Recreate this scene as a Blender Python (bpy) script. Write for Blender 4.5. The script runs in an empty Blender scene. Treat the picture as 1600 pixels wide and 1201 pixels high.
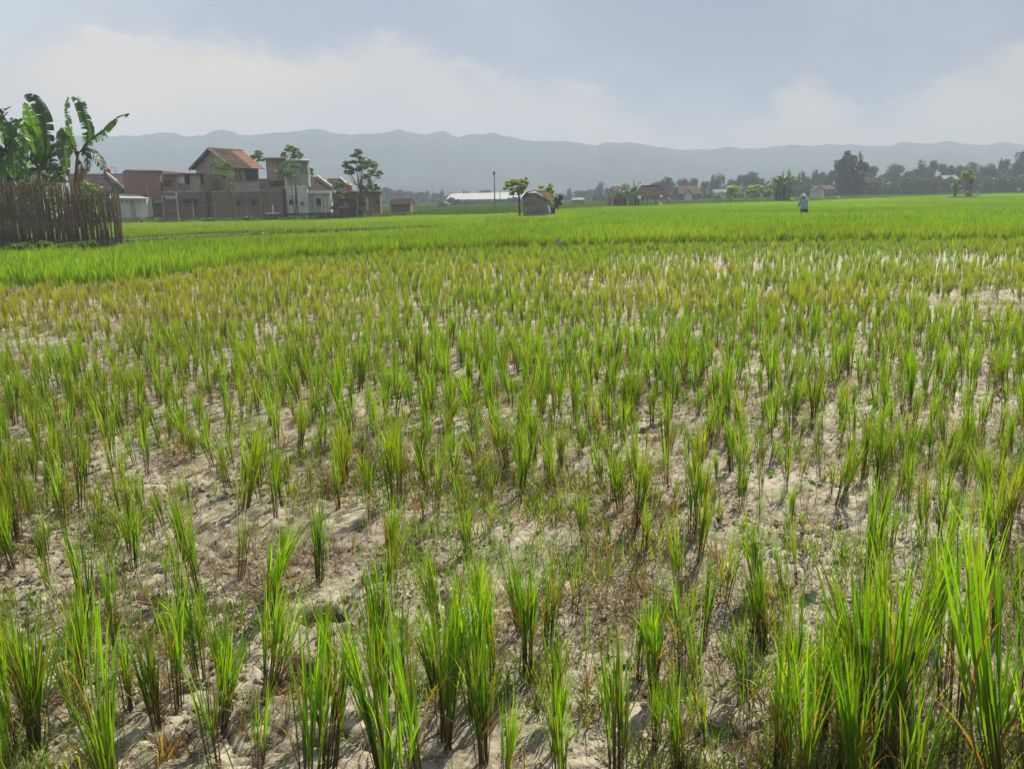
import bpy, math, random
import numpy as np
from math import radians as R, sin, cos, pi, tan, atan
from mathutils import Vector, Matrix, Euler

S = bpy.context.scene
COL = S.collection
rnd = random.Random(7)

# ------------------------------------------------------------------ camera
FPX, CX, CY = 1350.0, 800.0, 600.5
PITCH, ROLL, EYE = R(12.2), R(1.24), 1.7
_f = Vector((0, cos(PITCH), -sin(PITCH)))
_r0 = Vector((1, 0, 0)); _u0 = Vector((0, sin(PITCH), cos(PITCH)))
_r = _r0 * cos(ROLL) - _u0 * sin(ROLL)
_u = _u0 * cos(ROLL) + _r0 * sin(ROLL)
cam_d = bpy.data.cameras.new('camera')
cam = bpy.data.objects.new('camera', cam_d); COL.objects.link(cam)
m3 = Matrix((_r, _u, -_f)).transposed()
cam.matrix_world = Matrix.Translation((0, 0, EYE)) @ m3.to_4x4()
cam_d.sensor_width = 36; cam_d.sensor_fit = 'HORIZONTAL'
cam_d.lens = FPX / 1600 * 36
cam_d.clip_start = 0.05; cam_d.clip_end = 9000
S.camera = cam

# ------------------------------------------------------------------ light
SUN_AZ, SUN_EL = R(30), R(47)           # ahead of the camera and to the right
SUND = Vector((sin(SUN_AZ) * cos(SUN_EL), cos(SUN_AZ) * cos(SUN_EL), sin(SUN_EL)))
sl = bpy.data.lights.new('sun', 'SUN'); sl.energy = 5.0; sl.angle = R(0.5); sl.color = (1.0, 0.93, 0.74)
so = bpy.data.objects.new('sun', sl); COL.objects.link(so)
so.rotation_euler = SUND.to_track_quat('Z', 'Y').to_euler(); so.location = (0, 0, 60)
S.view_settings.view_transform = 'Standard'; S.view_settings.look = 'None'
S.view_settings.exposure = 0.55; S.view_settings.gamma = 1.0
S.view_settings.use_curve_mapping = False
S.cycles.use_denoising = True
S.cycles.max_bounces = 6; S.cycles.diffuse_bounces = 3; S.cycles.glossy_bounces = 2
S.cycles.transmission_bounces = 4; S.cycles.transparent_max_bounces = 8; S.cycles.volume_bounces = 1
S.cycles.caustics_reflective = False; S.cycles.caustics_refractive = False
S.cycles.sample_clamp_indirect = 6.0

def lin(r, g, b):
    f = lambda c: (c / 255 / 12.92) if c / 255 <= 0.04045 else ((c / 255 + 0.055) / 1.055) ** 2.4
    return (f(r), f(g), f(b))

# ---- node helpers
class NT:
    def __init__(s, tree): s.t = tree; s.n = tree.nodes; s.l = tree.links
    def new(s, typ, **kw):
        n = s.n.new(typ)
        for k, v in kw.items(): setattr(n, k, v)
        return n
    def put(s, sock, v):
        if isinstance(v, bpy.types.NodeSocket): s.l.new(v, sock)
        elif v is not None:
            try: sock.default_value = v
            except Exception: sock.default_value = (*v, 1.0)
    def math(s, op, a, b=None, c=None, clamp=False):
        n = s.new('ShaderNodeMath', operation=op, use_clamp=clamp)
        s.put(n.inputs[0], a)
        if b is not None: s.put(n.inputs[1], b)
        if c is not None: s.put(n.inputs[2], c)
        return n.outputs[0]
    def sstep(s, v, a, b, lo=0.0, hi=1.0):
        n = s.new('ShaderNodeMapRange', interpolation_type='SMOOTHSTEP')
        s.put(n.inputs[0], v); n.inputs[1].default_value = a; n.inputs[2].default_value = b
        n.inputs[3].default_value = lo; n.inputs[4].default_value = hi
        return n.outputs[0]
    def mix(s, fac, a, b, blend='MIX'):
        n = s.new('ShaderNodeMix', data_type='RGBA', blend_type=blend)
        s.put(n.inputs[0], fac)
        for sock, v in ((n.inputs[6], a), (n.inputs[7], b)):
            if isinstance(v, bpy.types.NodeSocket): s.l.new(v, sock)
            else: sock.default_value = (v[0], v[1], v[2], 1.0)
        return n.outputs[2]
    def noise(s, vec, scale, detail=4, rough=0.55, dist=0.0, color=False):
        n = s.new('ShaderNodeTexNoise'); n.inputs['Scale'].default_value = scale
        n.inputs['Detail'].default_value = detail; n.inputs['Roughness'].default_value = rough
        n.inputs['Distortion'].default_value = dist
        if vec is not None: s.l.new(vec, n.inputs['Vector'])
        return n.outputs['Color' if color else 'Fac']
    def map(s, vec, scale=(1, 1, 1), loc=(0, 0, 0)):
        n = s.new('ShaderNodeMapping'); n.inputs['Scale'].default_value = scale
        n.inputs['Location'].default_value = loc; s.l.new(vec, n.inputs['Vector'])
        return n.outputs[0]

def SH(px): return (px - 800) / 1350.0 / 1.2 + 0.5     # azimuth (tan) to 0..1
# ------------------------------------------------------------------ sky
W = bpy.data.worlds.new('World'); S.world = W; W.use_nodes = True
w = NT(W.node_tree); w.n.clear()
out = w.new('ShaderNodeOutputWorld'); bg = w.new('ShaderNodeBackground'); w.l.new(bg.outputs[0], out.inputs[0])
BG = 0.1; bg.inputs[1].default_value = BG
sky = w.new('ShaderNodeTexSky', sky_type='NISHITA'); sky.sun_disc = False
sky.sun_elevation = SUN_EL; sky.sun_rotation = SUN_AZ; sky.dust_density = 2.0
geo = w.new('ShaderNodeTexCoord'); dirv = geo.outputs['Generated']
sep = w.new('ShaderNodeSeparateXYZ'); w.l.new(dirv, sep.inputs[0])
az = w.math('ARCTAN2', sep.outputs[0], sep.outputs[1])
el = w.math('ARCSINE', sep.outputs[2])
azn = w.math('MULTIPLY_ADD', az, 1 / 1.2, 0.5)
cmb = w.new('ShaderNodeCombineXYZ'); w.put(cmb.inputs[0], az); w.put(cmb.inputs[1], w.math('MULTIPLY', el, 1.7))
cvec = cmb.outputs[0]
fc = w.new('ShaderNodeFloatCurve')
cv = fc.mapping.curves[0]
PTS = [(-200, 120), (60, 118), (160, 88), (260, 96), (380, 93), (470, 102), (560, 88), (640, 72), (720, 108), (780, 126), (900, 146), (1000, 182),
       (1090, 204), (1190, 182), (1255, 140), (1300, 168), (1340, 190), (1410, 176), (1455, 148), (1500, 122), (1620, 116), (1800, 150)]
def curve_y(px, py):
    yh = 309 - 0.0216 * (px - 800)
    return (yh - py) / 1350.0 / 0.3
pts = [(atan((px - 800) / 1350) / 1.2 + 0.5, curve_y(px, py)) for px, py in PTS]
pts = [(0.0, 0.45)] + [p for p in pts if 0.02 < p[0] < 0.98] + [(1.0, 0.45)]
while len(cv.points) < len(pts): cv.points.new(0.5, 0.5)
for p, (x, y) in zip(cv.points, pts): p.location = (x, y)
fc.mapping.update(); w.put(fc.inputs['Value'], azn)
n1 = w.noise(cvec, 16, 6, 0.62); n2 = w.noise(cvec, 5.0, 4, 0.5); n3 = w.noise(cvec, 45, 4, 0.6)
bnd = w.math('MULTIPLY', fc.outputs[0], 0.3)
d = w.math('SUBTRACT', bnd, el)
d = w.math('ADD', d, w.math('MULTIPLY_ADD', n1, 0.055, -0.0275))
d = w.math('ADD', d, w.math('MULTIPLY_ADD', n3, 0.014, -0.007))
low = w.sstep(d, -0.016, 0.034)
edge = w.math('MULTIPLY', w.sstep(d, -0.004, 0.006), w.sstep(d, 0.03, 0.006))
left = w.sstep(azn, 0.95, 0.10)
k = 1 / BG
sc = lambda c: tuple(x * k for x in c)
deck = w.mix(left, sc((.145, .185, .28)), sc((.27, .32, .42)))
deck = w.mix(w.sstep(n2, 0.40, 0.62), deck, w.mix(left, sc((.20, .23, .30)), sc((.37, .40, .46))))
corner = w.math('MULTIPLY', w.sstep(azn, 0.17, 0.03), w.sstep(azn, -0.3, 0.0))
deck = w.mix(corner, deck, sc((.42, .50, .56)))
lowc = w.mix(left, sc((.47, .37, .28)), sc((.68, .56, .45)))
lowc = w.mix(w.math('MULTIPLY', w.sstep(n2, 0.42, 0.6), 0.5), lowc, w.mix(left, sc((.29, .27, .25)), sc((.48, .44, .41))))
bump_ = w.math('MULTIPLY', w.sstep(azn, 0.06, 0.17), w.sstep(azn, 0.40, 0.27))
lowc = w.mix(w.math('MULTIPLY', w.math('MULTIPLY', w.math('SUBTRACT', 1.0, bump_), left), 0.75), lowc, sc((.40, .39, .41)))
c = w.mix(low, deck, lowc)
c = w.mix(w.math('MULTIPLY', edge, w.math('MULTIPLY', w.sstep(n1, 0.45, 0.62), 0.5)), c, w.mix(left, sc((.46, .40, .35)), sc((.68, .60, .54))))
high = w.sstep(el, 0.25, 0.9)
c = w.mix(high, c, sc((.18, .21, .26)))
c = w.mix(0.95, sky.outputs[0], c)
w.l.new(c, bg.inputs[0])

# ------------------------------------------------------------------ picture <-> place
def ray(px, py): return _f + _r * ((px - CX) / FPX) - _u * ((py - CY) / FPX)
def P(px, py, Y):
    v = ray(px, py); t = Y / v.y
    return Vector((0, 0, EYE)) + v * t
def G(px, py, z=0.0):
    v = ray(px, py); t = (z - EYE) / v.z
    return Vector((0, 0, EYE)) + v * t
def horizon(px): return 309 - 0.0216 * (px - 800)
_M = np.array([_r, _u, _f])
def project(x, y, z):
    d = np.stack([x, y, z - EYE], -1) @ _M.T
    w_ = np.maximum(d[..., 2], 1e-3)
    return CX + FPX * d[..., 0] / w_, CY - FPX * d[..., 1] / w_

# ------------------------------------------------------------------ materials
MATS = {}
def mat(name, col, rough=0.85, var=0.25, scale=3.0, col2=None, bump=0.0, bscale=20.0, spec=0.3, metal=0.0, stretch=(1, 1, 1)):
    if name in MATS: return MATS[name]
    m = bpy.data.materials.new(name); m.use_nodes = True; t = NT(m.node_tree)
    b = t.n['Principled BSDF']; tc = t.new('ShaderNodeTexCoord')
    v = t.map(tc.outputs['Object'], stretch)
    n = t.noise(v, scale, 6, 0.65)
    c2 = col2 or tuple(c * (1 - var * 1.6) for c in col); c1 = tuple(min(1, c * (1 + var)) for c in col)
    t.l.new(t.mix(t.sstep(n, 0.3, 0.7), c2, c1), b.inputs['Base Color'])
    b.inputs['Roughness'].default_value = rough; b.inputs['Specular IOR Level'].default_value = spec
    b.inputs['Metallic'].default_value = metal
    if bump:
        bn = t.new('ShaderNodeBump'); bn.inputs['Strength'].default_value = bump; bn.inputs['Distance'].default_value = 0.02
        t.l.new(t.noise(v, bscale, 4), bn.inputs['Height']); t.l.new(bn.outputs[0], b.inputs['Normal'])
    MATS[name] = m; return m
def brick_mat(name, c1, c2, mortar, stain, stain_amt=0.5, mscale=1.0):
    m = bpy.data.materials.new(name); m.use_nodes = True; t = NT(m.node_tree)
    b = t.n['Principled BSDF']; g = t.new('ShaderNodeNewGeometry')
    s = t.new('ShaderNodeSeparateXYZ'); t.l.new(g.outputs['Position'], s.inputs[0])
    cb = t.new('ShaderNodeCombineXYZ')
    t.put(cb.inputs[0], t.math('ADD', s.outputs[0], t.math('MULTIPLY', s.outputs[1], 0.8))); t.put(cb.inputs[1], s.outputs[2])
    br = t.new('ShaderNodeTexBrick'); t.l.new(cb.outputs[0], br.inputs['Vector'])
    br.inputs['Scale'].default_value = 4.2 * mscale
    br.inputs['Color1'].default_value = (*c1, 1); br.inputs['Color2'].default_value = (*c2, 1); br.inputs['Mortar'].default_value = (*mortar, 1)
    br.inputs['Mortar Size'].default_value = 0.03
    n = t.noise(g.outputs['Position'], 0.55, 6, 0.7)
    n2 = t.noise(t.map(g.outputs['Position'], (1.5, 1.5, 0.25)), 1.6, 5, 0.7)
    c = t.mix(t.math('MULTIPLY', t.sstep(n, 0.42, 0.66), stain_amt), br.outputs['Color'], stain)
    c = t.mix(t.math('MULTIPLY', t.sstep(n2, 0.5, 0.75), 0.45), c, tuple(x * 0.5 for x in stain))
    t.l.new(c, b.inputs['Base Color']); b.inputs['Roughness'].default_value = 0.95
    b.inputs['Specular IOR Level'].default_value = 0.1
    MATS[name] = m; return m
def leaf_mat(name, trans=0.45, rough=0.5, tr=(1.25, 1.45, 0.5), attr=None, col=(0.05, 0.1, 0.02), col2=None, spec=0.35, inst=False, nscale=0.4):
    """foliage: diffuse + translucent + gloss. Colour from a mesh attribute or from slow noise."""
    m = bpy.data.materials.new(name); m.use_nodes = True; t = NT(m.node_tree)
    b = t.n['Principled BSDF']; o = t.n['Material Output']
    if attr:
        a = t.new('ShaderNodeAttribute'); a.attribute_name = attr; c = a.outputs['Color']
        if inst:
            ia = t.new('ShaderNodeAttribute'); ia.attribute_type = 'INSTANCER'; ia.attribute_name = 'dry'
            dry = ia.outputs['Fac']
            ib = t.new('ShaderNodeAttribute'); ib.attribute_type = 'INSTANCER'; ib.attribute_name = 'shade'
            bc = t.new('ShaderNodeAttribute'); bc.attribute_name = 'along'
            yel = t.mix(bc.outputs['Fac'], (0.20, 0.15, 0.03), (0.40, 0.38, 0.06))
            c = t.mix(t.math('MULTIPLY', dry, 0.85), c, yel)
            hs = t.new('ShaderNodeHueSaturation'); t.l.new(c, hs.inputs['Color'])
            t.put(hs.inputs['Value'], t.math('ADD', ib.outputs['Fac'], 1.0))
            c = hs.outputs[0]
    else:
        oi = t.new('ShaderNodeObjectInfo'); tc = t.new('ShaderNodeTexCoord')
        n = t.noise(tc.outputs['Object'], nscale, 5, 0.7)
        c2 = col2 or tuple(x * 0.55 for x in col)
        c = t.mix(t.sstep(n, 0.35, 0.65), c2, col)
        hs = t.new('ShaderNodeHueSaturation'); t.l.new(c, hs.inputs['Color'])
        t.put(hs.inputs['Value'], t.math('MULTIPLY_ADD', oi.outputs['Random'], 0.5, 0.75))
        t.put(hs.inputs['Hue'], t.math('MULTIPLY_ADD', oi.outputs['Random'], 0.03, 0.485))
        c = hs.outputs[0]
    t.l.new(c, b.inputs['Base Color']); b.inputs['Roughness'].default_value = rough
    b.inputs['Specular IOR Level'].default_value = spec
    tl = t.new('ShaderNodeBsdfTranslucent')
    t.l.new(t.mix(1.0, c, tr, 'MULTIPLY'), tl.inputs[0])
    ms = t.new('ShaderNodeMixShader'); ms.inputs[0].default_value = trans
    t.l.new(b.outputs[0], ms.inputs[1]); t.l.new(tl.outputs[0], ms.inputs[2]); t.l.new(ms.outputs[0], o.inputs[0])
    MATS[name] = m; return m

# ------------------------------------------------------------------ mesh helpers
class MB:
    def __init__(s): s.v = []; s.f = []; s.c = []
    def add(s, vs, fs):
        o = len(s.v); s.v.extend([tuple(v) for v in vs]); s.f.extend([tuple(i + o for i in f) for f in fs]); return s
    def box(s, x0, x1, y0, y1, z0, z1):
        return s.add([(x0, y0, z0), (x1, y0, z0), (x1, y1, z0), (x0, y1, z0), (x0, y0, z1), (x1, y0, z1), (x1, y1, z1), (x0, y1, z1)],
                     [(0, 3, 2, 1), (4, 5, 6, 7), (0, 1, 5, 4), (1, 2, 6, 5), (2, 3, 7, 6), (3, 0, 4, 7)])
    def slab(s, quad, th):
        """a quad (4 points) thickened downward by th along its normal"""
        q = [Vector(p) for p in quad]; n = (q[1] - q[0]).cross(q[3] - q[0]).normalized()
        if n.z < 0: n = -n
        b = [p - n * th for p in q]
        return s.add(q + b, [(0, 1, 2, 3), (7, 6, 5, 4), (0, 4, 5, 1), (1, 5, 6, 2), (2, 6, 7, 3), (3, 7, 4, 0)])
    def prism(s, poly, ext):
        """polygon (list of points) extruded by vector ext"""
        n = len(poly); e = Vector(ext); a = [Vector(p) for p in poly]
        return s.add(a + [p + e for p in a], [tuple(range(n))[::-1], tuple(range(n, 2 * n))] + [(i, (i + 1) % n, (i + 1) % n + n, i + n) for i in range(n)])
    def tube(s, pts, rad, k=6, cap=True):
        pts = [Vector(p) for p in pts]; n = len(pts)
        if not hasattr(rad, '__len__'): rad = [rad] * n
        vs = []; ref = None
        for i, p in enumerate(pts):
            t = (pts[min(i + 1, n - 1)] - pts[max(i - 1, 0)]).normalized()
            a = t.orthogonal().normalized() if ref is None else (ref - t * ref.dot(t)).normalized()
            ref = a; b = t.cross(a)
            vs += [p + (a * cos(2 * pi * j / k) + b * sin(2 * pi * j / k)) * rad[i] for j in range(k)]
        fs = [(i * k + j, i * k + (j + 1) % k, (i + 1) * k + (j + 1) % k, (i + 1) * k + j) for i in range(n - 1) for j in range(k)]
        if cap: fs += [tuple(range(k))[::-1], tuple(range((n - 1) * k, n * k))]
        return s.add(vs, fs)
    def lathe(s, prof, c=(0, 0, 0), k=12):
        vs = []; n = len(prof)
        for r, z in prof: vs += [(c[0] + r * cos(2 * pi * j / k), c[1] + r * sin(2 * pi * j / k), c[2] + z) for j in range(k)]
        fs = [(i * k + j, i * k + (j + 1) % k, (i + 1) * k + (j + 1) % k, (i + 1) * k + j) for i in range(n - 1) for j in range(k)]
        fs += [tuple(range(k))[::-1], tuple(range((n - 1) * k, n * k))]
        return s.add(vs, fs)
    def mesh(s, name, m=None, smooth=False):
        me = bpy.data.meshes.new(name); me.from_pydata(s.v, [], s.f)
        if smooth: me.polygons.foreach_set('use_smooth', [True] * len(me.polygons))
        if m: me.materials.append(m)
        me.update(); return me
    def build(s, name, m, parent=None, smooth=False, origin=None):
        if origin is not None:
            o = Vector(origin); s.v = [tuple(Vector(v) - o) for v in s.v]
        me = s.mesh(name, m, smooth); return link(name, me, parent, origin)
def link(name, me, parent=None, origin=None):
    ob = bpy.data.objects.new(name, me); COL.objects.link(ob)
    if parent is not None: ob.parent = parent
    if origin is not None: ob.location = Vector(origin)
    return ob
def np_mesh(name, V, F, m, attrs=None, smooth=False):
    V = np.asarray(V, np.float32); F = np.asarray(F, np.int32); k = F.shape[1]
    me = bpy.data.meshes.new(name); me.vertices.add(len(V)); me.vertices.foreach_set('co', V.ravel())
    me.loops.add(F.size); me.loops.foreach_set('vertex_index', F.ravel())
    me.polygons.add(len(F)); me.polygons.foreach_set('loop_start', np.arange(0, F.size, k, dtype=np.int32))
    me.polygons.foreach_set('loop_total', np.full(len(F), k, np.int32))
    if smooth: me.polygons.foreach_set('use_smooth', np.ones(len(F), bool))
    for nm, (typ, arr) in (attrs or {}).items():
        a = me.attributes.new(nm, typ, 'POINT'); arr = np.asarray(arr, np.float32)
        if typ == 'FLOAT_COLOR':
            if arr.shape[1] == 3: arr = np.c_[arr, np.ones(len(arr), np.float32)]
            a.data.foreach_set('color', arr.astype(np.float32).ravel())
        elif typ == 'FLOAT_VECTOR': a.data.foreach_set('vector', arr.ravel())
        else: a.data.foreach_set('value', arr.ravel())
    if m: me.materials.append(m)
    me.update(calc_edges=True); me.validate(); return me
def tag(o, label=None, cat=None, group=None, kind=None):
    if label: o['label'] = label
    if cat: o['category'] = cat
    if group: o['group'] = group
    if kind: o['kind'] = kind
    return o
def thing(name, loc, label, cat, group=None):
    o = bpy.data.objects.new(name, None); COL.objects.link(o); o.location = loc; o.empty_display_size = 0.2
    return tag(o, label, cat, group)
def child(mb, name, m, root, smooth=False):
    """world-space mesh builder linked as a child of an empty standing at root.location"""
    lo = Vector(root.location); mb.v = [tuple(Vector(v) - lo) for v in mb.v]
    return link(name, mb.mesh(name, m, smooth), root)
def gchild(mb, name, m, root, part):
    ob = child(mb, name, m, root); ob.parent = part; return ob
def copy_thing(root, loc, label=None, group=None, rz=None, scale=None):
    r = root.copy(); COL.objects.link(r); r.location = loc
    if rz is not None: r.rotation_euler = (0, 0, rz)
    if scale is not None: r.scale = scale
    if label: r['label'] = label
    if group: r['group'] = group
    for ch in root.children:
        c = ch.copy(); COL.objects.link(c); c.parent = r
        for g in ch.children:
            d_ = g.copy(); COL.objects.link(d_); d_.parent = c
    return r

# ------------------------------------------------------------------ numpy noise
def _hash(ix, iy, seed):
    h = (ix.astype(np.int64) * 374761393 + iy.astype(np.int64) * 668265263 + seed * 1442695041) & 0x7fffffff
    h = ((h ^ (h >> 13)) * 1274126177) & 0x7fffffff
    return ((h ^ (h >> 16)) & 0xffffff) / float(0xffffff)
def vnoise(x, y, cell, seed=0):
    x = np.asarray(x, float) / cell; y = np.asarray(y, float) / cell
    ix = np.floor(x); iy = np.floor(y); fx = x - ix; fy = y - iy
    fx = fx * fx * (3 - 2 * fx); fy = fy * fy * (3 - 2 * fy)
    a = _hash(ix, iy, seed); b = _hash(ix + 1, iy, seed); c_ = _hash(ix, iy + 1, seed); d_ = _hash(ix + 1, iy + 1, seed)
    return (a * (1 - fx) + b * fx) * (1 - fy) + (c_ * (1 - fx) + d_ * fx) * fy
def fbm(x, y, cell, seed=0, o=4):
    s = 0; a = 1; t = 0
    for i in range(o): s = s + a * vnoise(x, y, cell / 2 ** i, seed + i * 17); t += a; a *= 0.5
    return s / t
def worley(x, y, cell, seed=0):
    x = x / cell; y = y / cell; ix = np.floor(x); iy = np.floor(y)
    f1 = np.full(x.shape, 9.0); f2 = np.full(x.shape, 9.0)
    for i in (-1, 0, 1):
        for j in (-1, 0, 1):
            cx = ix + i; cy = iy + j
            dx = cx + _hash(cx, cy, seed) - x; dy = cy + _hash(cx, cy, seed + 5) - y
            dd = np.sqrt(dx * dx + dy * dy); n = dd < f1
            f2 = np.where(n, f1, np.minimum(f2, dd)); f1 = np.where(n, dd, f1)
    return f1, f2

HOLES = []
for px, py, rx, ry, dep in ((498, 968, .13, .075, .11), (455, 1060, .10, .10, .10), (690, 940, .06, .05, .05), (165, 925, .06, .09, .05),
                            (1020, 1080, .12, .07, .06), (330, 958, .10, .04, .05), (960, 1010, .05, .05, .03), (1450, 690, .12, .06, .05), (1120, 1150, .15, .08, .05), (250, 945, .07, .05, .05)):
    g = G(px, py); HOLES.append((g.x, g.y, rx * .85, ry * .85, dep * .62))
def ground_h(x, y, fine=True):
    x = np.asarray(x, float); y = np.asarray(y, float)
    h = (fbm(x, y, 0.9, 3, 3) - 0.5) * 0.065
    if fine:
        near = np.clip(1.25 - y / 22, 0.25, 1)
        wx = x + (vnoise(x, y, .11, 31) - .5) * .09; wy = y + (vnoise(x, y, .11, 37) - .5) * .09
        f1, f2 = worley(wx, wy, 0.19, 11)
        h = h - np.clip(1 - (f2 - f1) / 0.15, 0, 1) ** 1.5 * 0.032 * near * np.clip((fbm(x, y, .7, 77, 2) - .35) * 4, 0, 1)
        g1, g2 = worley(wx + 3, wy, 0.07, 21)
        rough = np.clip((fbm(x, y, .5, 55, 3) - .38) * 4, 0, 1)
        h = h + (np.sqrt(np.clip(1 - g1, 0, 1)) - .6) * 0.034 * rough * near
        k1, k2 = worley(x, y + 9, 0.030, 41)
        h = h + (0.5 - k1) * 0.014 * near * (0.3 + rough)
        h = h + (fbm(x, y, .05, 91, 3) - .5) * 0.034 * near
    for hx, hy, rx, ry, dep in HOLES:
        q = ((x - hx) / rx) ** 2 + ((y - hy) / ry) ** 2
        h = h - dep * np.exp(-q ** 2 * 0.8) + dep * 0.12 * np.exp(-(np.sqrt(q) - 1.5) ** 2 * 6)
    return h
# ================================================================== GROUND
def ground_material():
    m = bpy.data.materials.new('dry_mud'); m.use_nodes = True; t = NT(m.node_tree)
    b = t.n['Principled BSDF']; g = t.new('ShaderNodeNewGeometry'); pos = g.outputs['Position']
    s = t.new('ShaderNodeSeparateXYZ'); t.l.new(pos, s.inputs[0])
    n1 = t.noise(pos, 1.1, 6, 0.65); n2 = t.noise(pos, 22, 5, 0.7); n3 = t.noise(pos, 140, 3, 0.6); n4 = t.noise(pos, 4.5, 5, 0.65)
    c = t.mix(t.sstep(n1, 0.36, 0.64), (0.27, 0.24, 0.175), (0.50, 0.46, 0.365))
    c = t.mix(t.math('MULTIPLY', t.sstep(n2, 0.45, 0.60), 0.75), c, (0.13, 0.092, 0.06))
    c = t.mix(t.math('MULTIPLY', t.sstep(n4, 0.50, 0.66), 0.75), c, (0.15, 0.105, 0.066))
    c = t.mix(t.math('MULTIPLY', t.sstep(n3, 0.5, 0.7), 0.5), c, (0.54, 0.47, 0.37))
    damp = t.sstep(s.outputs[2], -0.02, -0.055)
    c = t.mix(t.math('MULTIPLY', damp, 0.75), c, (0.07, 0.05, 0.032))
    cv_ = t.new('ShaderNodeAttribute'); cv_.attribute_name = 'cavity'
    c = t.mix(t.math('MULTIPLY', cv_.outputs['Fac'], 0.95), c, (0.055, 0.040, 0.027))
    alg = t.math('MULTIPLY', t.sstep(t.noise(pos, 3.1, 5, 0.7), 0.52, 0.62), 0.35)
    c = t.mix(alg, c, (0.13, 0.17, 0.05))
    gr = t.mix(t.sstep(t.noise(pos, 0.05, 4), 0.35, 0.65), (0.055, 0.085, 0.02), (0.10, 0.13, 0.03))
    c = t.mix(t.sstep(s.outputs[1], 22, 29), c, gr)
    t.l.new(c, b.inputs['Base Color'])
    t.put(b.inputs['Roughness'], t.math('MULTIPLY_ADD', n1, 0.35, 0.55)); b.inputs['Specular IOR Level'].default_value = 0.35
    bn = t.new('ShaderNodeBump'); bn.inputs['Strength'].default_value = 0.7; bn.inputs['Distance'].default_value = 0.012
    t.l.new(t.math('ADD', n2, t.math('MULTIPLY', n3, 0.5)), bn.inputs['Height']); t.l.new(bn.outputs[0], b.inputs['Normal'])
    return m
MUD = ground_material(); MATS['mud'] = MUD
def build_ground():
    nr, nc = 760, 660
    y0, y1 = 1.1, 60.0
    ys = y0 * (y1 / y0) ** (np.arange(nr) / (nr - 1)); us = np.linspace(-1, 1, nc)
    Y = np.repeat(ys[:, None], nc, 1); X = us[None, :] * (0.70 * Y + 3.4)
    ea = np.minimum(1, (1 - np.abs(us)) * 14)[None, :] * np.minimum(1, np.arange(nr) / 8)[:, None] * np.minimum(1, (nr - 1 - np.arange(nr)) / 40)[:, None]
    Z = ground_h(X, Y) * ea
    V = np.stack([X, Y, Z], -1).reshape(-1, 3)
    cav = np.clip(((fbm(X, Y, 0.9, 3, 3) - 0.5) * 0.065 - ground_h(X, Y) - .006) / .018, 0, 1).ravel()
    i = np.arange(nr * nc).reshape(nr, nc)
    F = np.stack([i[:-1, :-1], i[:-1, 1:], i[1:, 1:], i[1:, :-1]], -1).reshape(-1, 4)
    # frame of flat ground out to beyond the hills
    n0 = len(V); B = 4200
    V = np.r_[V, [(-B, -B, 0), (B, -B, 0), (B, B, 0), (-B, B, 0)]]
    a, b_, c_, d_ = i[0, 0], i[0, -1], i[-1, -1], i[-1, 0]
    F = np.r_[F, [(n0, n0 + 1, b_, a), (n0 + 1, n0 + 2, c_, b_), (n0 + 2, n0 + 3, d_, c_), (n0 + 3, n0, a, d_)]]
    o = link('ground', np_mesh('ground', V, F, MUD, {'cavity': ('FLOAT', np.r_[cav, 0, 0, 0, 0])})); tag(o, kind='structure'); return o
build_ground()

# shallow water lying in the low spots of the wet strips
WATER = bpy.data.materials.new('shallow_water'); WATER.use_nodes = True
_b = WATER.node_tree.nodes['Principled BSDF']; _b.inputs['Base Color'].default_value = (0.55, 0.50, 0.42, 1); _b.inputs['Roughness'].default_value = 0.22; _b.inputs['IOR'].default_value = 1.45; _b.inputs['Specular IOR Level'].default_value = 0.9
mb = MB(); _r2 = random.Random(8)
for (a, b, rx, ry, n_) in ((1240, 425, 380, 20, 110), (980, 452, 130, 8, 20), (1460, 412, 140, 12, 40), (1520, 484, 110, 14, 30), (60, 545, 60, 6, 2)):
    for _ in range(n_):
        u_, v_ = _r2.uniform(-1, 1), _r2.uniform(-1, 1); g = G(a + u_ * rx, b + v_ * ry); w_ = _r2.uniform(.18, .6)
        z_ = float(ground_h(g.x, g.y)) - .010 + _r2.uniform(0, .008)
        mb.add([(g.x + w_ * _r2.uniform(.7, 1.2) * cos(t_), g.y + w_ * _r2.uniform(.35, .8) * sin(t_), z_) for t_ in np.linspace(0, 2 * pi, 15)[:-1]], [tuple(range(14))])
tag(mb.build('water', WATER), kind='structure')

# ================================================================== MOUNTAINS + HAZE
RIDGE = [(-400, 222), (-200, 216), (0, 214), (60, 212), (150, 214), (180, 212), (215, 212), (250, 207), (270, 208), (290, 214), (318, 212), (332, 206), (350, 203), (362, 205), (375, 211), (400, 211), (430, 209),
         (450, 208), (468, 203), (490, 200), (505, 203), (522, 208), (545, 211), (560, 210), (575, 208), (600, 207), (612, 205), (622, 201), (634, 206), (652, 208), (668, 210), (682, 206), (694, 206), (706, 212), (718, 214),
         (732, 210), (742, 209), (757, 210), (772, 209), (785, 212), (800, 214), (830, 220), (845, 221), (862, 220), (880, 222), (905, 223), (930, 227), (948, 223), (965, 225), (980, 222), (1000, 225), (1030, 230), (1060, 234), (1100, 233),
         (1135, 231), (1160, 232), (1180, 231), (1215, 229), (1240, 227), (1262, 228), (1290, 226), (1330, 225), (1360, 228), (1395, 228), (1402, 224), (1430, 222), (1460, 223), (1482, 221), (1510, 225), (1540, 226), (1572, 223), (1600, 227), (1800, 225), (2100, 232)]
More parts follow.
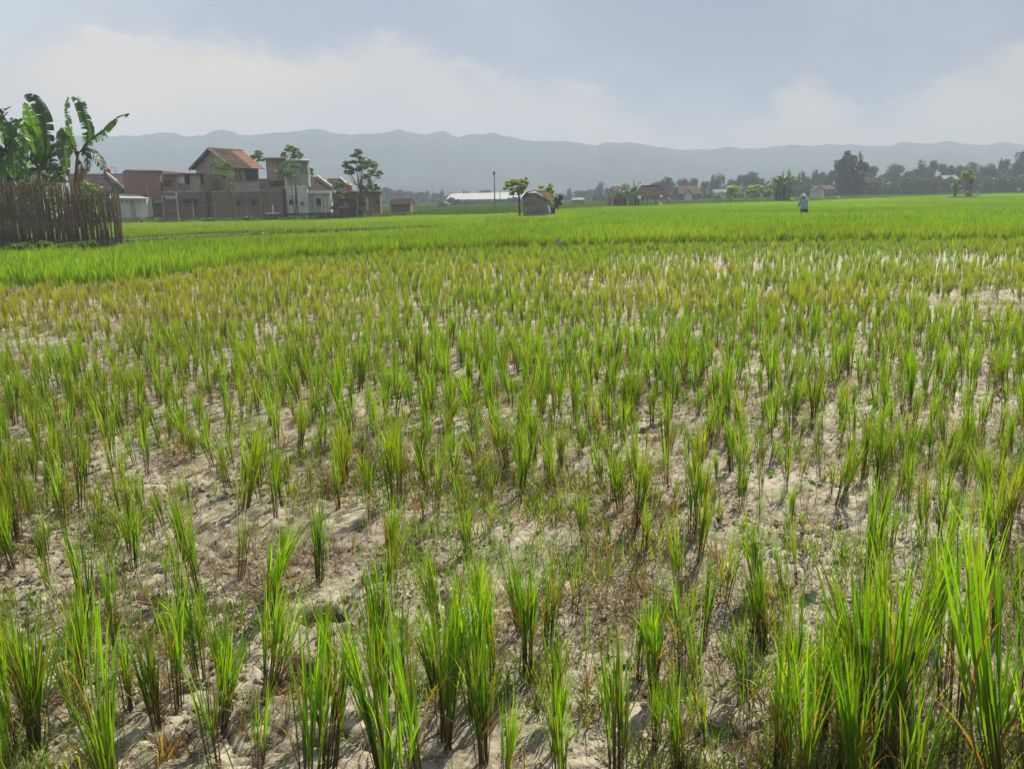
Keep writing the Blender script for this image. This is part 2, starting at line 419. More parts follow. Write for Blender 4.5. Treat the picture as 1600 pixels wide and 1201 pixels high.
def hill_range(name, D, prof, depth, m, seed, jag):
    pxs = np.linspace(prof[0][0], prof[-1][0], 620)
    pys = np.interp(pxs, [p[0] for p in prof], [p[1] for p in prof])
    top = np.array([tuple(P(a, b, D)) for a, b in zip(pxs, pys)])
    xs = top[:, 0]; hz = top[:, 2] + (fbm(xs, xs * 0, 18, seed, 3) - .5) * jag
    nd = 34; V = []
    for j in range(nd):
        t = j / (nd - 1); y = D - depth * (1 - t)
        rise = t ** 1.35
        gul = (fbm(xs + y * .3, np.full_like(xs, y), 120, seed + 3, 4) - .5) * 2.0 * (1 - t) * t * 1.6
        V.append(np.stack([xs * (y / D), np.full_like(xs, y), np.maximum(hz * (rise + gul * 0.55) , -2) if t < 1 else hz], -1))
    V.append(np.stack([xs * 1.15, np.full_like(xs, D + 160), np.full_like(xs, -3)], -1))
    V = np.array(V); n, k, _ = V.shape; i = np.arange(n * k).reshape(n, k)
    F = np.stack([i[:-1, :-1], i[:-1, 1:], i[1:, 1:], i[1:, :-1]], -1).reshape(-1, 4)
    o = link(name, np_mesh(name, V.reshape(-1, 3), F, m)); tag(o, kind='structure')
forest = mat('hill_forest', (0.022, 0.045, 0.040), 0.95, 0.35, 0.02, bump=0.0, spec=0.1)
hill_range('mountains', 1100, RIDGE, 420, forest, 4, 4.0)
HILL = [(-400, 300), (300, 296), (560, 285), (700, 282), (800, 283), (870, 268), (900, 258), (925, 252), (950, 251), (975, 255), (1010, 266), (1060, 278), (1150, 284), (1300, 283), (1500, 280), (2100, 290)]
hill_range('foothills', 980, HILL, 300, forest, 9, 1.0)

def haze_box():
    mb = MB().box(-2400, 2400, -60, 1330, -1.2, 112)
    m = bpy.data.materials.new('haze_air'); m.use_nodes = True; t = NT(m.node_tree); t.n.clear()
    o = t.new('ShaderNodeOutputMaterial'); v = t.new('ShaderNodeVolumePrincipled')
    v.inputs['Color'].default_value = (0.70, 0.79, 1.0, 1); v.inputs['Density'].default_value = 0.00112
    v.inputs['Anisotropy'].default_value = 0.0
    t.l.new(v.outputs[0], o.inputs['Volume'])
    ob = mb.build('haze', m); tag(ob, kind='stuff')
haze_box()

# ================================================================== RICE
RICE = leaf_mat('rice_blade', trans=0.5, rough=0.42, tr=(1.60, 1.75, 0.4), attr='col', inst=True, spec=0.45)
STEM = leaf_mat('rice_stem', trans=0.15, rough=0.55, tr=(1.1, 1.1, 0.6), attr='col', inst=True, spec=0.3)
def blades(r, specs, segs):
    """specs: (p0, azimuth, lean0, droop, length, width, colour_base, colour_tip)"""
    V = []; F = []; C = []; A = []
    for (p0, phi, a0, dr, L, wd, cb, ct) in specs:
        p = np.array(p0, float); ang = a0; st = L / segs; tw = r.uniform(-.9, .9)
        base = len(V)
        for k in range(segs + 1):
            t = k / segs
            wk = wd * (0.55 + 0.45 * min(1, t * 3)) * (1 - t ** 2.2) * 0.5
            sx = np.array([-sin(phi + tw), cos(phi + tw), 0.0])
            cc = np.array(cb) * (1 - t) + np.array(ct) * t
            if k < segs:
                V.append(p - sx * wk); V.append(p + sx * wk); C += [cc, cc]; A += [t, t]
            else:
                V.append(p.copy()); C.append(cc); A.append(t)
            ang = a0 + dr * t * t
            p = p + st * np.array([sin(ang) * cos(phi), sin(ang) * sin(phi), cos(ang)])
        for k in range(segs - 1):
            a = base + 2 * k; F += [(a, a + 1, a + 3), (a, a + 3, a + 2)]
        a = base + 2 * (segs - 1); F.append((a, a + 1, a + 2))
    return V, F, C, A
def clump(seed, tillers, H, spread, wd, segs=5, per=3, dead=0.12, vig=1.0, stem_k=4):
    r = random.Random(seed)
    green = [(0.11, 0.24, 0.012), (0.155, 0.315, 0.014), (0.21, 0.37, 0.016), (0.075, 0.19, 0.014)]
    specs = []; SV = []; SF = []; SC = []; SA = []
    for i in range(tillers):
        ph = r.uniform(0, 2 * pi); rr = 0.028 * math.sqrt(r.random()); bx, by = rr * cos(ph), rr * sin(ph)
        lean = abs(r.gauss(0, spread)); az = ph + r.uniform(-.7, .7)
        hs = H * r.uniform(0.30, 0.50)
        top = np.array([bx + sin(lean * .7) * cos(az) * hs, by + sin(lean * .7) * sin(az) * hs, hs])
        # sheath stem
        rad = wd * r.uniform(.24, .36); b0 = len(SV); dk = r.random()
        for lv, (z, q) in enumerate(((-0.03, 1.0), (0.5, .9), (1.0, .55))):
            c = np.array([bx, by, 0]) + (top - [bx, by, 0]) * max(z, 0) + [0, 0, min(z, 0)]
            for j in range(stem_k):
                a = 2 * pi * j / stem_k; SV.append(c + rad * q * np.array([cos(a), sin(a), 0]))
                lo = np.array([(0.05, 0.028, 0.016), (0.10, 0.05, 0.022), (0.07, 0.06, 0.02)][int(dk * 2.99)]); hi = np.array([(0.16, 0.13, 0.03), (0.10, 0.15, 0.02), (0.22, 0.13, 0.04)][int(r.random() * 2.99)])
                SC.append(lo * (1 - max(z, 0)) + hi * max(z, 0)); SA.append(max(z, 0))
        for lv in range(2):
            for j in range(stem_k):
                a = b0 + lv * stem_k + j; b = b0 + lv * stem_k + (j + 1) % stem_k; SF += [(a, b, b + stem_k), (a, b + stem_k, a + stem_k)]
        for k in range(per):
            f = r.uniform(.45, 1.0); p0 = np.array([bx, by, 0]) * (1 - f) + top * f
            phi = az + r.uniform(-1.3, 1.3); old = r.random() < dead
            L = (H - hs * .8) * r.uniform(.75, 1.12) * vig
            g = np.array(green[int(r.random() * 3.99)]) * r.uniform(.85, 1.2)
            if old:
                cb = (0.16, 0.10, 0.03); ct = r.choice([(0.42, 0.20, 0.06), (0.40, 0.30, 0.08), (0.30, 0.15, 0.06)])
                specs.append((p0, phi, lean + r.uniform(.1, .5), r.uniform(.3, 1.6), L * r.uniform(.5, .9), wd * .8, cb, ct))
            else:
                ct = g * [1.25, 1.1, 1.0] if r.random() < .8 else np.array((0.30, 0.26, 0.04))
                dr = abs(r.gauss(0, .36)) + (r.uniform(.5, 1.3) if r.random() < .16 else 0)
                specs.append((p0, phi, lean * .9 + r.uniform(0, .11), dr, L, wd * r.uniform(.8, 1.15), g * [.85, .8, .9], ct))
    V, F, C, A = blades(r, specs, segs)
    return (V, F, C, A), (SV, SF, SC, SA)
def part_mesh(name, D, m):
    V, F, C, A = D
    return np_mesh(name, V, F, m, {'col': ('FLOAT_COLOR', np.array(C)), 'along': ('FLOAT', np.array(A))})
def joined(name, Ds, m):
    V = []; F = []; C = []; A = []
    for (v, f, c, a) in Ds:
        o = len(V); V += list(v); F += [tuple(i + o for i in q) for q in f]; C += list(c); A += list(a)
    return part_mesh(name, (V, F, C, A), m)

def boundary_py(px):      # where the dense field begins (base line in the picture)
    return np.interp(px, [-400, 0, 150, 250, 330, 400, 600, 850, 1200, 1600, 2000], [470, 462, 458, 448, 430, 418, 404, 394, 386, 382, 380])
MUDP = [(120, 512, 210, 36, .5), (60, 545, 120, 25, .5), (235, 525, 90, 30, .35), (1520, 476, 130, 16, .85), (1470, 412, 130, 12, .7), (1250, 420, 330, 10, .45), (980, 452, 110, 8, .5), (1080, 408, 160, 10, .5), (1300, 400, 300, 12, .35),
        (700, 500, 110, 12, .4), (650, 880, 110, 60, .5), (250, 760, 120, 40, .35), (1150, 590, 140, 15, .25), (1010, 960, 100, 60, .3), (420, 910, 80, 50, .7), (1290, 960, 120, 60, .4), (500, 1010, 90, 60, .55), (1380, 700, 100, 20, .3)]
def bare(px, py):
    s = np.zeros_like(px)
    for (a, b, rx, ry, k) in MUDP: s = np.maximum(s, k * np.exp(-(((px - a) / rx) ** 2 + ((py - b) / ry) ** 2) ** 1.5))
    return s
rg = np.random.default_rng(5)
def lattice(y0, y1, dx, dy, ang, jit, side=0.68, pad=3.6):
    n = int((y1 * 1.6) / dx) + 8; mrows = int((y1 * 1.8) / dy) + 8
    i, j = np.meshgrid(np.arange(-n, n), np.arange(-mrows, mrows))
    x = i * dx + (j % 2) * dx * 0.0; y = j * dy
    x = x.ravel() + rg.normal(0, jit, x.size); y = y.ravel() + rg.normal(0, jit, y.size)
    ca, sa = cos(ang), sin(ang); X = x * ca - y * sa; Y = x * sa + y * ca
    k = (Y > y0) & (Y < y1) & (np.abs(X) < side * Y + pad)
    return X[k], Y[k]

# --- sparse field from the camera to about 25 m
X, Y = lattice(1.55, 30, 0.175, 0.20, R(4), 0.034); X = X + (fbm(X * .3, Y, 1.5, 6, 2) - .5) * .22
px, py = project(X, Y, 0 * X)
bp = boundary_py(px)
sparse = py > bp
X, Y, px, py, bp = X[sparse], Y[sparse], px[sparse], py[sparse], bp[sparse]
patch = fbm(X, Y, 1.6, 61, 3)
drop = rg.random(X.size) < np.clip(0.05 + np.where(py > 640, .6, 1.1) * bare(px, py) + (0.42 - patch) * .7 + np.clip((py - 620) / 300, 0, .10) * (py < 1040), 0, .95)
X, Y, px, py, bp, patch = [a[~drop] for a in (X, Y, px, py, bp, patch)]
dist_b = (py - bp)
mid = np.exp(-((py - 470) / 60) ** 2)                       # the thin yellowing belt
size = np.clip(rg.normal(1.0, 0.27, X.size), .38, 1.7)
size *= np.interp(py, [400, 560, 620, 720, 860, 1000, 1100, 1300], [.55, .57, .66, .62, .58, .61, .76, .90])
fbr = np.exp(-(((px - 1480) / 190) ** 2 + ((py - 1130) / 170) ** 2)); size *= 1 + .38 * fbr
gm = np.exp(-(((px - 920) / 260) ** 2 + ((py - 610) / 50) ** 2)); size *= 1 + .2 * gm
dry = np.clip(0.12 + 0.36 * mid + (fbm(X, Y, 2.2, 71, 3) - .5) * 1.6 * np.clip(mid + .25, 0, 1) + 0.75 * np.exp(-(((px - 110) / 300) ** 2 + ((py - 500) / 40) ** 2)) + rg.normal(0, .17, X.size) - .25 * gm - .45 * fbr
              - np.clip((py - 1000) / 200, 0, .3), 0, 1)
shade = np.clip(rg.normal(0, .13, X.size), -.35, .35)
cam_d2 = np.hypot(X, Y)
inpic = (px > -60) & (px < 1660) & (py < 1290) & (Y > 1.9)
hero = np.zeros(X.size, bool); order = np.argsort(np.where(inpic, cam_d2 / size ** .5, 1e9)); hero[order[:298]] = True
near_skip = (Y < 1.9); inpic &= True
zg = ground_h(X, Y, True)
# hero variants
HV = []
for s in range(22):
    r = random.Random(100 + s); t = r.choice([9, 12, 14, 17, 20])
    t = int(t * r.uniform(.8, 1.35)); lv, st = clump(200 + s, t, r.uniform(.44, .58), r.uniform(.05, .15), r.uniform(.0060, .0095), segs=6, per=3, dead=r.choice([.08, .16, .28]), stem_k=5)
    HV.append((part_mesh('blades_mesh', lv, RICE), part_mesh('stems_mesh', st, STEM)))
for s in range(6):          # thin straggly ones
    lv, st = clump(400 + s, 5 + s % 3, .42, .13, .0055, segs=6, per=2, dead=.3, stem_k=5); HV.append((part_mesh('blades_mesh', lv, RICE), part_mesh('stems_mesh', st, STEM)))
fbr_of = lambda a, b: math.exp(-(((a - 1480) / 190) ** 2 + ((b - 1130) / 170) ** 2))
ORD = 'first second third fourth fifth sixth seventh eighth ninth tenth eleventh twelfth thirteenth fourteenth fifteenth sixteenth seventeenth eighteenth nineteenth twentieth'.split()
heroes = list(np.nonzero(hero)[0]); lush = [i for i in heroes if fbr_of(px[i], py[i]) > .35]
edge_ = sorted([i for i in heroes if i not in lush and py[i] > 1110], key=lambda i: px[i]); lush.sort(key=lambda i: px[i])
def rice_label(i):
    if i in lush: return '%s from the left of the tall lush rice plants in the near right corner' % ORD[min(lush.index(i), 19)], 'lush rice plants at the near right corner'
    if i in edge_ and edge_.index(i) < 20: return 'rice plant along the bottom edge of the view, %s from the left' % ORD[edge_.index(i)], 'rice plants along the near edge'
    side = 'left' if px[i] < 400 else 'left centre' if px[i] < 800 else 'right centre' if px[i] < 1200 else 'right'
    far = 'nearest' if py[i] > 900 else 'middle' if py[i] > 780 else 'farther'
    look = 'yellowing thin bladed' if dry[i] > .32 else 'short green' if size[i] < .68 else 'tall fresh green' if size[i] > .98 else 'upright green'
    return '%s rice plant in the %s rows of cracked mud at the %s' % (look, far, side), '%s rice plants in the %s rows at the %s' % (look, far, side)
for i in heroes:
    thin = size[i] < .60 or rg.random() < .12
    lm, sm = HV[22 + rg.integers(6)] if thin else HV[rg.integers(22)]
    lb, gp = rice_label(i)
    t = thing('rice_plant', (X[i], Y[i], zg[i] - .012), lb, 'rice plant', gp)
    t.rotation_euler = (rg.normal(0, .10), rg.normal(0, .10), rg.uniform(0, 6.28)); s_ = size[i]
    t.scale = (s_ * .86, s_ * .86, s_ * 1.05)
    for nm, me in (('leaf_blades', lm), ('stems', sm)):
        c_ = link(nm, me, t); c_['dry'] = float(dry[i]); c_['shade'] = float(shade[i])

# --- scattering with geometry nodes
HID = []
def variant_coll(name, meshes):
    c_ = bpy.data.collections.new(name)
    for k, me in enumerate(meshes):
        o = bpy.data.objects.new('%s_%02d' % (name, k), me); c_.objects.link(o)
    return c_
def scatter(name, pts, rot, scl, idx, coll, dry=None, shade=None, kind='stuff', label=None, cat=None):
    me = bpy.data.meshes.new(name); n = len(pts); me.vertices.add(n); me.vertices.foreach_set('co', np.asarray(pts, np.float32).ravel())
    def at(nm, typ, arr, key):
        a = me.attributes.new(nm, typ, 'POINT'); a.data.foreach_set(key, np.ascontiguousarray(arr).ravel())
    at('rotv', 'FLOAT_VECTOR', np.asarray(rot, np.float32), 'vector'); at('sclv', 'FLOAT_VECTOR', np.asarray(scl, np.float32), 'vector')
    at('pick', 'INT', np.asarray(idx, np.int32), 'value')
    at('dry', 'FLOAT', np.asarray(dry if dry is not None else np.zeros(n), np.float32), 'value')
    at('shade', 'FLOAT', np.asarray(shade if shade is not None else np.zeros(n), np.float32), 'value')
    o = link(name, me)
    g = bpy.data.node_groups.new(name, 'GeometryNodeTree'); g.is_modifier = True
    g.interface.new_socket('Geometry', in_out='INPUT', socket_type='NodeSocketGeometry'); g.interface.new_socket('Geometry', in_out='OUTPUT', socket_type='NodeSocketGeometry')
    gi = g.nodes.new('NodeGroupInput'); go = g.nodes.new('NodeGroupOutput')
    ci = g.nodes.new('GeometryNodeCollectionInfo'); ci.inputs['Collection'].default_value = coll
    ci.inputs['Separate Children'].default_value = True; ci.inputs['Reset Children'].default_value = True
    ip = g.nodes.new('GeometryNodeInstanceOnPoints'); ip.inputs['Pick Instance'].default_value = True
    def na(nm, typ):
        x = g.nodes.new('GeometryNodeInputNamedAttribute'); x.data_type = typ; x.inputs['Name'].default_value = nm; return x.outputs['Attribute']
    L = g.links.new
    L(gi.outputs[0], ip.inputs['Points']); L(ci.outputs[0], ip.inputs['Instance'])
    L(na('pick', 'INT'), ip.inputs['Instance Index']); L(na('rotv', 'FLOAT_VECTOR'), ip.inputs['Rotation']); L(na('sclv', 'FLOAT_VECTOR'), ip.inputs['Scale'])
    L(ip.outputs[0], go.inputs[0])
    md = o.modifiers.new('scatter', 'NODES'); md.node_group = g
    tag(o, label, cat, kind=kind); return o
def rots(n, tilt=.06): return np.stack([rg.normal(0, tilt, n), rg.normal(0, tilt, n), rg.uniform(0, 6.28, n)], -1)

# middle distance clumps (sparse part of the field, beyond the individual plants)
MV = []
for s in range(14):
    r = random.Random(900 + s)
    lv, st = clump(700 + s, r.choice([8, 11, 14]), r.uniform(.42, .54), r.uniform(.06, .11), .0085, segs=4, per=3, dead=.14, stem_k=3)
    MV.append(joined('clump_mesh', (lv, st), RICE))
cm = variant_coll('rice_clump_kinds', MV)
k = (~hero) & ((py < 1290) | (Y > 2.2)); n = k.sum()
sc_ = size[k][:, None] * np.array([[.86, .86, 1.04]])
scatter('rice_in_thin_field', np.stack([X[k], Y[k], zg[k] - .01], -1), rots(n, .10), sc_, rg.integers(0, 14, n), cm, dry[k], shade[k])
print('sparse clumps', n, 'hero', hero.sum())

# --- dense green field
def canopy_z(x, y): return 0 * x
X2, Y2 = lattice(9, 52, 0.22, 0.24, R(4), 0.04)
px2, py2 = project(X2, Y2, 0 * X2)
# the low earth bund between the thin field and the bright field on the left
def bund_y(px): return np.interp(px, [-200, 0, 183, 300, 460, 600, 700, 800], [410, 398, 384, 377, 368, 362, 357, 352])
k = (py2 <= boundary_py(px2))
X2, Y2, px2, py2 = X2[k], Y2[k], px2[k], py2[k]
bd = np.abs(py2 - bund_y(px2)); inb = (bd < 7) & (px2 < 760)
thinleft = (px2 < 760) & (py2 < bund_y(px2) + 2)
fence_in = (px2 < 186) & (py2 < 411) & (Y2 < 42)
k = ~(inb & (rg.random(X2.size) < .9)) & ~fence_in
X2, Y2, px2, py2, thinleft, inb = [a[k] for a in (X2, Y2, px2, py2, thinleft, inb)]
edge = np.clip(1 - (boundary_py(px2) - py2) / 16, 0, 1)
ol = np.exp(-(((px2 - 620) / 260) ** 2 + ((py2 - 392) / 18) ** 2)) * 0
dry2 = np.clip(.02 + np.interp(px2, [0, 500, 900], [.05, .15, .3]) * edge * 1.4 * (rg.random(X2.size) < .7) + .28 * thinleft * (fbm(X2, Y2, 3, 15, 3)) + .5 * inb + rg.normal(0, .05, X2.size), 0, 1)
size2 = np.clip(rg.normal(1, .10, X2.size), .7, 1.3) * np.where(thinleft, .62, 1.0) * np.where(inb, .5, 1) * np.where((px2 < 760) & (py2 > bund_y(px2)) & (py2 < bund_y(px2) + 20), .72, 1) * (0.90 + .25 * fbm(X2, Y2, 2.5, 25, 3))
sh2 = np.clip(-.04 + rg.normal(0, .10, X2.size) + (fbm(X2, Y2, 5, 35, 3) - .5) * .5, -.4, .5)
n = X2.size
DV = []
for s in range(10):
    lv, st = clump(1300 + s, 9, .52, .15, .012, segs=3, per=3, dead=.03, stem_k=3); DV.append(joined('dense_clump', (lv,), RICE))
cd = variant_coll('dense_rice_kinds', DV)
scatter('rice_in_dense_field', np.stack([X2, Y2, 0 * X2], -1), rots(n), size2[:, None] * np.array([[1.15, 1.15, 1.0]]), rg.integers(0, 10, n), cd, dry2, sh2)
print('dense', n)

# far part of the field: patches of about 1.6 m
def patch_mesh(seed, size, step, H, wd, nb):
    r = random.Random(seed); specs = []
    g0 = [(0.105, 0.20, 0.017), (0.14, 0.25, 0.02), (0.085, 0.175, 0.015)]
    q = int(size / step)
    for i in range(q):
        for j in range(q):
            cx = (i - q / 2) * step + r.uniform(-.05, .05); cy = (j - q / 2) * step + r.uniform(-.05, .05)
            for b in range(nb):
                g = np.array(g0[int(r.random() * 2.99)]) * r.uniform(.85, 1.2); ph = r.uniform(0, 6.28)
                specs.append(((cx + .05 * cos(ph), cy + .05 * sin(ph), 0.02), ph, r.uniform(0, .28), r.uniform(0, .4), H * r.uniform(.75, 1.1), wd, g * .8, g * [1.2, 1.1, 1]))
    V, F, C, A = blades(r, specs, 2)
    return part_mesh('rice_patch', (V, F, C, A), RICE)
PV = [patch_mesh(50 + s, 1.6, .24, .54, .028, 8) for s in range(6)]
cp = variant_coll('rice_patch_kinds', PV)
def far_py(px): return np.interp(px, [-300, 200, 500, 650, 780, 850, 920, 1000, 1100, 1250, 1400, 1500, 1600, 1900], [352, 346, 341, 334.5, 333, 331, 325, 323, 319, 316, 309, 306, 303, 299])
xs, ys = np.meshgrid(np.arange(-130, 130, 1.5), np.arange(51.2, 190, 1.5)); xs = xs.ravel() + rg.normal(0, .1, xs.size); ys = ys.ravel() + rg.normal(0, .1, ys.size)
k = np.abs(xs) < .68 * ys + 2; xs, ys = xs[k], ys[k]
fx, fy = project(xs, ys, np.full_like(xs, .38)); k = (fy > far_py(fx)) 
xs, ys, fx, fy = xs[k], ys[k], fx[k], fy[k]; n = xs.size
shp = np.clip((fbm(xs, ys * .4, 14, 45, 4) - .5) * .9 + rg.normal(0, .05, n) + np.clip((ys - 50) / 100, 0, .25) + .0, -.4, .6)
leftp = np.interp(fx, [0, 700, 900], [.62, .62, 1.0]) * np.where(ys > 50, 1, 1)
scatter('rice_in_far_field', np.stack([xs, ys, 0 * xs], -1), rots(n, .0), np.stack([np.ones(n), np.ones(n), leftp * rg.normal(1, .06, n)], -1), rg.integers(0, 6, n), cp,
        np.clip(.10 + .3 * fbm(xs, ys, 8, 85, 3) * (fx < 900), 0, 1), shp)
print('far patches', n)
# field beyond, with the cloud's shade put into its darker colour
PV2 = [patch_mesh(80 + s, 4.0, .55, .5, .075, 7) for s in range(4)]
cp2 = variant_coll('field_patch_kinds', PV2)
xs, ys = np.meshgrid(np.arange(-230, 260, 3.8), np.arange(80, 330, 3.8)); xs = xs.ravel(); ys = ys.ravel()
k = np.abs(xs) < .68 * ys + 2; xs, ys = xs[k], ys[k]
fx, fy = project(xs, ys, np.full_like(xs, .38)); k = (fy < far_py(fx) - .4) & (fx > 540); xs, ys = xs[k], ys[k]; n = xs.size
scatter('far_field_cloud_shade', np.stack([xs, ys, 0 * xs], -1), rots(n, 0), np.stack([np.ones(n)] * 2 + [rg.normal(.85, .12, n)], -1), rg.integers(0, 4, n), cp2, 0 * xs, -.50 + (fbm(xs, ys, 30, 5, 3) - .5) * .4)

# --- litter, weeds, clods on the mud
def bits(kind, seed):
    r = random.Random(seed); specs = []
    if kind == 'straw':
        for _ in range(r.randint(4, 8)):
            ph = r.uniform(0, 6.28); c = r.choice([(0.16, 0.075, 0.04), (0.10, 0.045, 0.028), (0.26, 0.17, 0.09), (0.06, 0.035, 0.022), (0.05, 0.03, 0.02)])
            specs.append(((r.uniform(-.04, .04), r.uniform(-.04, .04), r.uniform(.002, .012)), ph, r.uniform(1.1, 1.6), r.uniform(-.3, .5), r.uniform(.03, .10), .0035, c, tuple(x * 1.3 for x in c)))
    if kind == 'seedling':
        for _ in range(r.randint(5, 10)):
            ph = r.uniform(0, 6.28); g = np.array(r.choice([(0.10, 0.20, 0.02), (0.16, 0.25, 0.03), (0.20, 0.20, 0.05)]))
            specs.append(((r.uniform(-.03, .03), r.uniform(-.03, .03), 0), ph, r.uniform(.15, .9), r.uniform(.1, 1.2), r.uniform(.04, .12), .0045, g * .8, g * 1.2))
    if kind == 'deadtuft':
        for _ in range(r.randint(6, 12)):
            ph = r.uniform(0, 6.28); c = r.choice([(0.20, 0.10, 0.05), (0.26, 0.17, 0.08), (0.12, 0.08, 0.045), (0.26, 0.25, 0.10)])
            specs.append(((r.uniform(-.015, .015), r.uniform(-.015, .015), 0), ph, r.uniform(.1, 1.0), r.uniform(0, 1.2), r.uniform(.05, .16), .004, c, tuple(x * 1.25 for x in c)))
    if kind == 'broad':
        for _ in range(r.randint(4, 7)):
            ph = r.uniform(0, 6.28); g = np.array((0.09, 0.20, 0.03)) * r.uniform(.8, 1.3)
            specs.append(((0, 0, r.uniform(0, .03)), ph, r.uniform(.5, 1.2), r.uniform(.2, .9), r.uniform(.03, .07), .022, g, g * 1.1))
    V, F, C, A = blades(r, specs, 3)
    return part_mesh(kind, (V, F, C, A), RICE)
def ground_points(n, y0, y1, power=1.0):
    y = y0 + (y1 - y0) * rg.random(n) ** power; x = (rg.random(n) * 2 - 1) * (.66 * y + 2.4)
    return x, y
def lay(name, kinds, n, y0, y1, smin, smax, power, patchy=0.0, seed=0, lift=.0, dryv=0.0, tilt=.3, thresh=.5):
    x, y = ground_points(n, y0, y1, power)
    if patchy:
        k = rg.random(n) < np.clip((fbm(x, y, .55, seed, 4) - thresh) * patchy * 4 + .35, .03, 1); x, y = x[k], y[k]
    qx, qy = project(x, y, 0 * x); k = qy > boundary_py(qx) + 4; x, y = x[k], y[k]; m_ = x.size
    s = rg.uniform(smin, smax, m_)
    scatter(name, np.stack([x, y, ground_h(x, y) + lift], -1), rots(m_, tilt), np.stack([s] * 3, -1), rg.integers(0, len(kinds.objects), m_), kinds, np.full(m_, dryv), rg.normal(0, .2, m_))
    print(name, m_)
lay('straw_litter', variant_coll('straw_kinds', [bits('straw', 10 + i) for i in range(8)]), 64000, 1.6, 14, .7, 1.5, 1.25, 1.0, 12, .002)
lay('dead_tufts', variant_coll('dead_tuft_kinds', [bits('deadtuft', 30 + i) for i in range(8)]), 19000, 1.8, 20, .5, 1.2, 1.2, 1.2, 22, 0, 0, .15)
lay('weed_seedlings', variant_coll('seedling_kinds', [bits('seedling', 50 + i) for i in range(8)]), 44000, 1.7, 17, .5, 1.5, 1.25, 1.2, 32, 0, 0, .15)
lay('broad_weeds', variant_coll('broad_weed_kinds', [bits('broad', 70 + i) for i in range(5)]), 1600, 1.7, 13, .5, 1.2, 1.2, 1.8, 42, 0, 0, .15, .56)
def clod(seed):
    r = random.Random(seed); import bmesh
    bm = bmesh.new(); bmesh.ops.create_icosphere(bm, subdivisions=1, radius=.5)
    for v in bm.verts: v.co = Vector((v.co.x * r.uniform(.7, 1.3), v.co.y * r.uniform(.7, 1.3), v.co.z * r.uniform(.4, .8)))
    me = bpy.data.meshes.new('clod'); bm.to_mesh(me); bm.free(); me.materials.append(MUD); return me
lay('mud_crumbs', variant_coll('crumb_kinds', [clod(i) for i in range(6)]), 56000, 1.6, 11, .008, .034, 1.3, 1.2, 52, .0, 0, .5)
# ================================================================== BUILDINGS (village edge, about 85 m away)
BR1 = brick_mat('brick_red', (0.25, 0.095, 0.065), (0.31, 0.135, 0.095), (0.28, 0.24, 0.20), (0.17, 0.13, 0.115), .5)
BR2 = brick_mat('brick_brown', (0.22, 0.115, 0.08), (0.28, 0.16, 0.115), (0.26, 0.23, 0.19), (0.19, 0.16, 0.13), .6)
BR3 = brick_mat('brick_pale', (0.37, 0.25, 0.19), (0.44, 0.31, 0.25), (0.4, 0.36, 0.31), (0.24, 0.20, 0.17), .5)
CONC = mat('concrete', (0.34, 0.33, 0.29), .95, .35, .7, bump=.4, bscale=6, spec=.1)
CONCD = mat('concrete_dark', (0.11, 0.10, 0.09), .95, .4, .8, spec=.1)
PLAST = mat('plaster_pale', (0.68, 0.68, 0.65), .9, .14, .6, col2=(0.46, 0.46, 0.42), spec=.2, stretch=(1, 1, .3))
WHITE = mat('white_paint', (0.78, 0.78, 0.76), .8, .08, .8, col2=(0.60, 0.60, 0.57), spec=.2, stretch=(1, 1, .3))
TILE = mat('roof_tile_dark', (0.055, 0.030, 0.025), .95, .4, 1.3, col2=(0.028, 0.020, 0.019), spec=.2)
TILER = mat('roof_tile_red', (0.11, 0.05, 0.04), .9, .3, 1.4, col2=(0.06, 0.035, 0.028), spec=.2)
TILEO = mat('roof_tile_orange', (0.25, 0.125, 0.088), .85, .15, 1.8, col2=(0.19, 0.09, 0.065), spec=.2)
TILEM = mat('roof_tile_mixed', (0.075, 0.038, 0.032), .95, .5, 1.1, col2=(0.035, 0.025, 0.024), spec=.2)
METAL = mat('roof_metal', (0.46, 0.47, 0.48), .5, .1, 1.2, col2=(0.36, 0.36, 0.37), spec=.5)
DARK = mat('dark_opening', (0.018, 0.018, 0.018), .6, .2, 2, spec=.4)
GLASS = mat('window_glass', (0.03, 0.035, 0.04), .12, .2, 2, spec=.6)
WOODD = mat('weathered_wood', (0.15, 0.115, 0.08), .9, .35, 4, spec=.15, stretch=(3, 3, .5))
DOORB = mat('door_paint_blue_grey', (0.30, 0.36, 0.36), .7, .15, 2)
BLUE = mat('blue_sheet', (0.10, 0.22, 0.50), .5, .1, 2)
REDP = mat('red_plastic', (0.62, 0.035, 0.02), .4, .1, 2, spec=.5)
BAMBOO = mat('bamboo_pole_skin', (0.33, 0.27, 0.17), .6, .25, 3, col2=(0.15, 0.12, 0.08), spec=.3)
ROPE = mat('string_white', (0.55, 0.55, 0.52), .8, .05, 2)
CLOTH = mat('cloth_white', (0.78, 0.79, 0.80), .9, .05, 5)

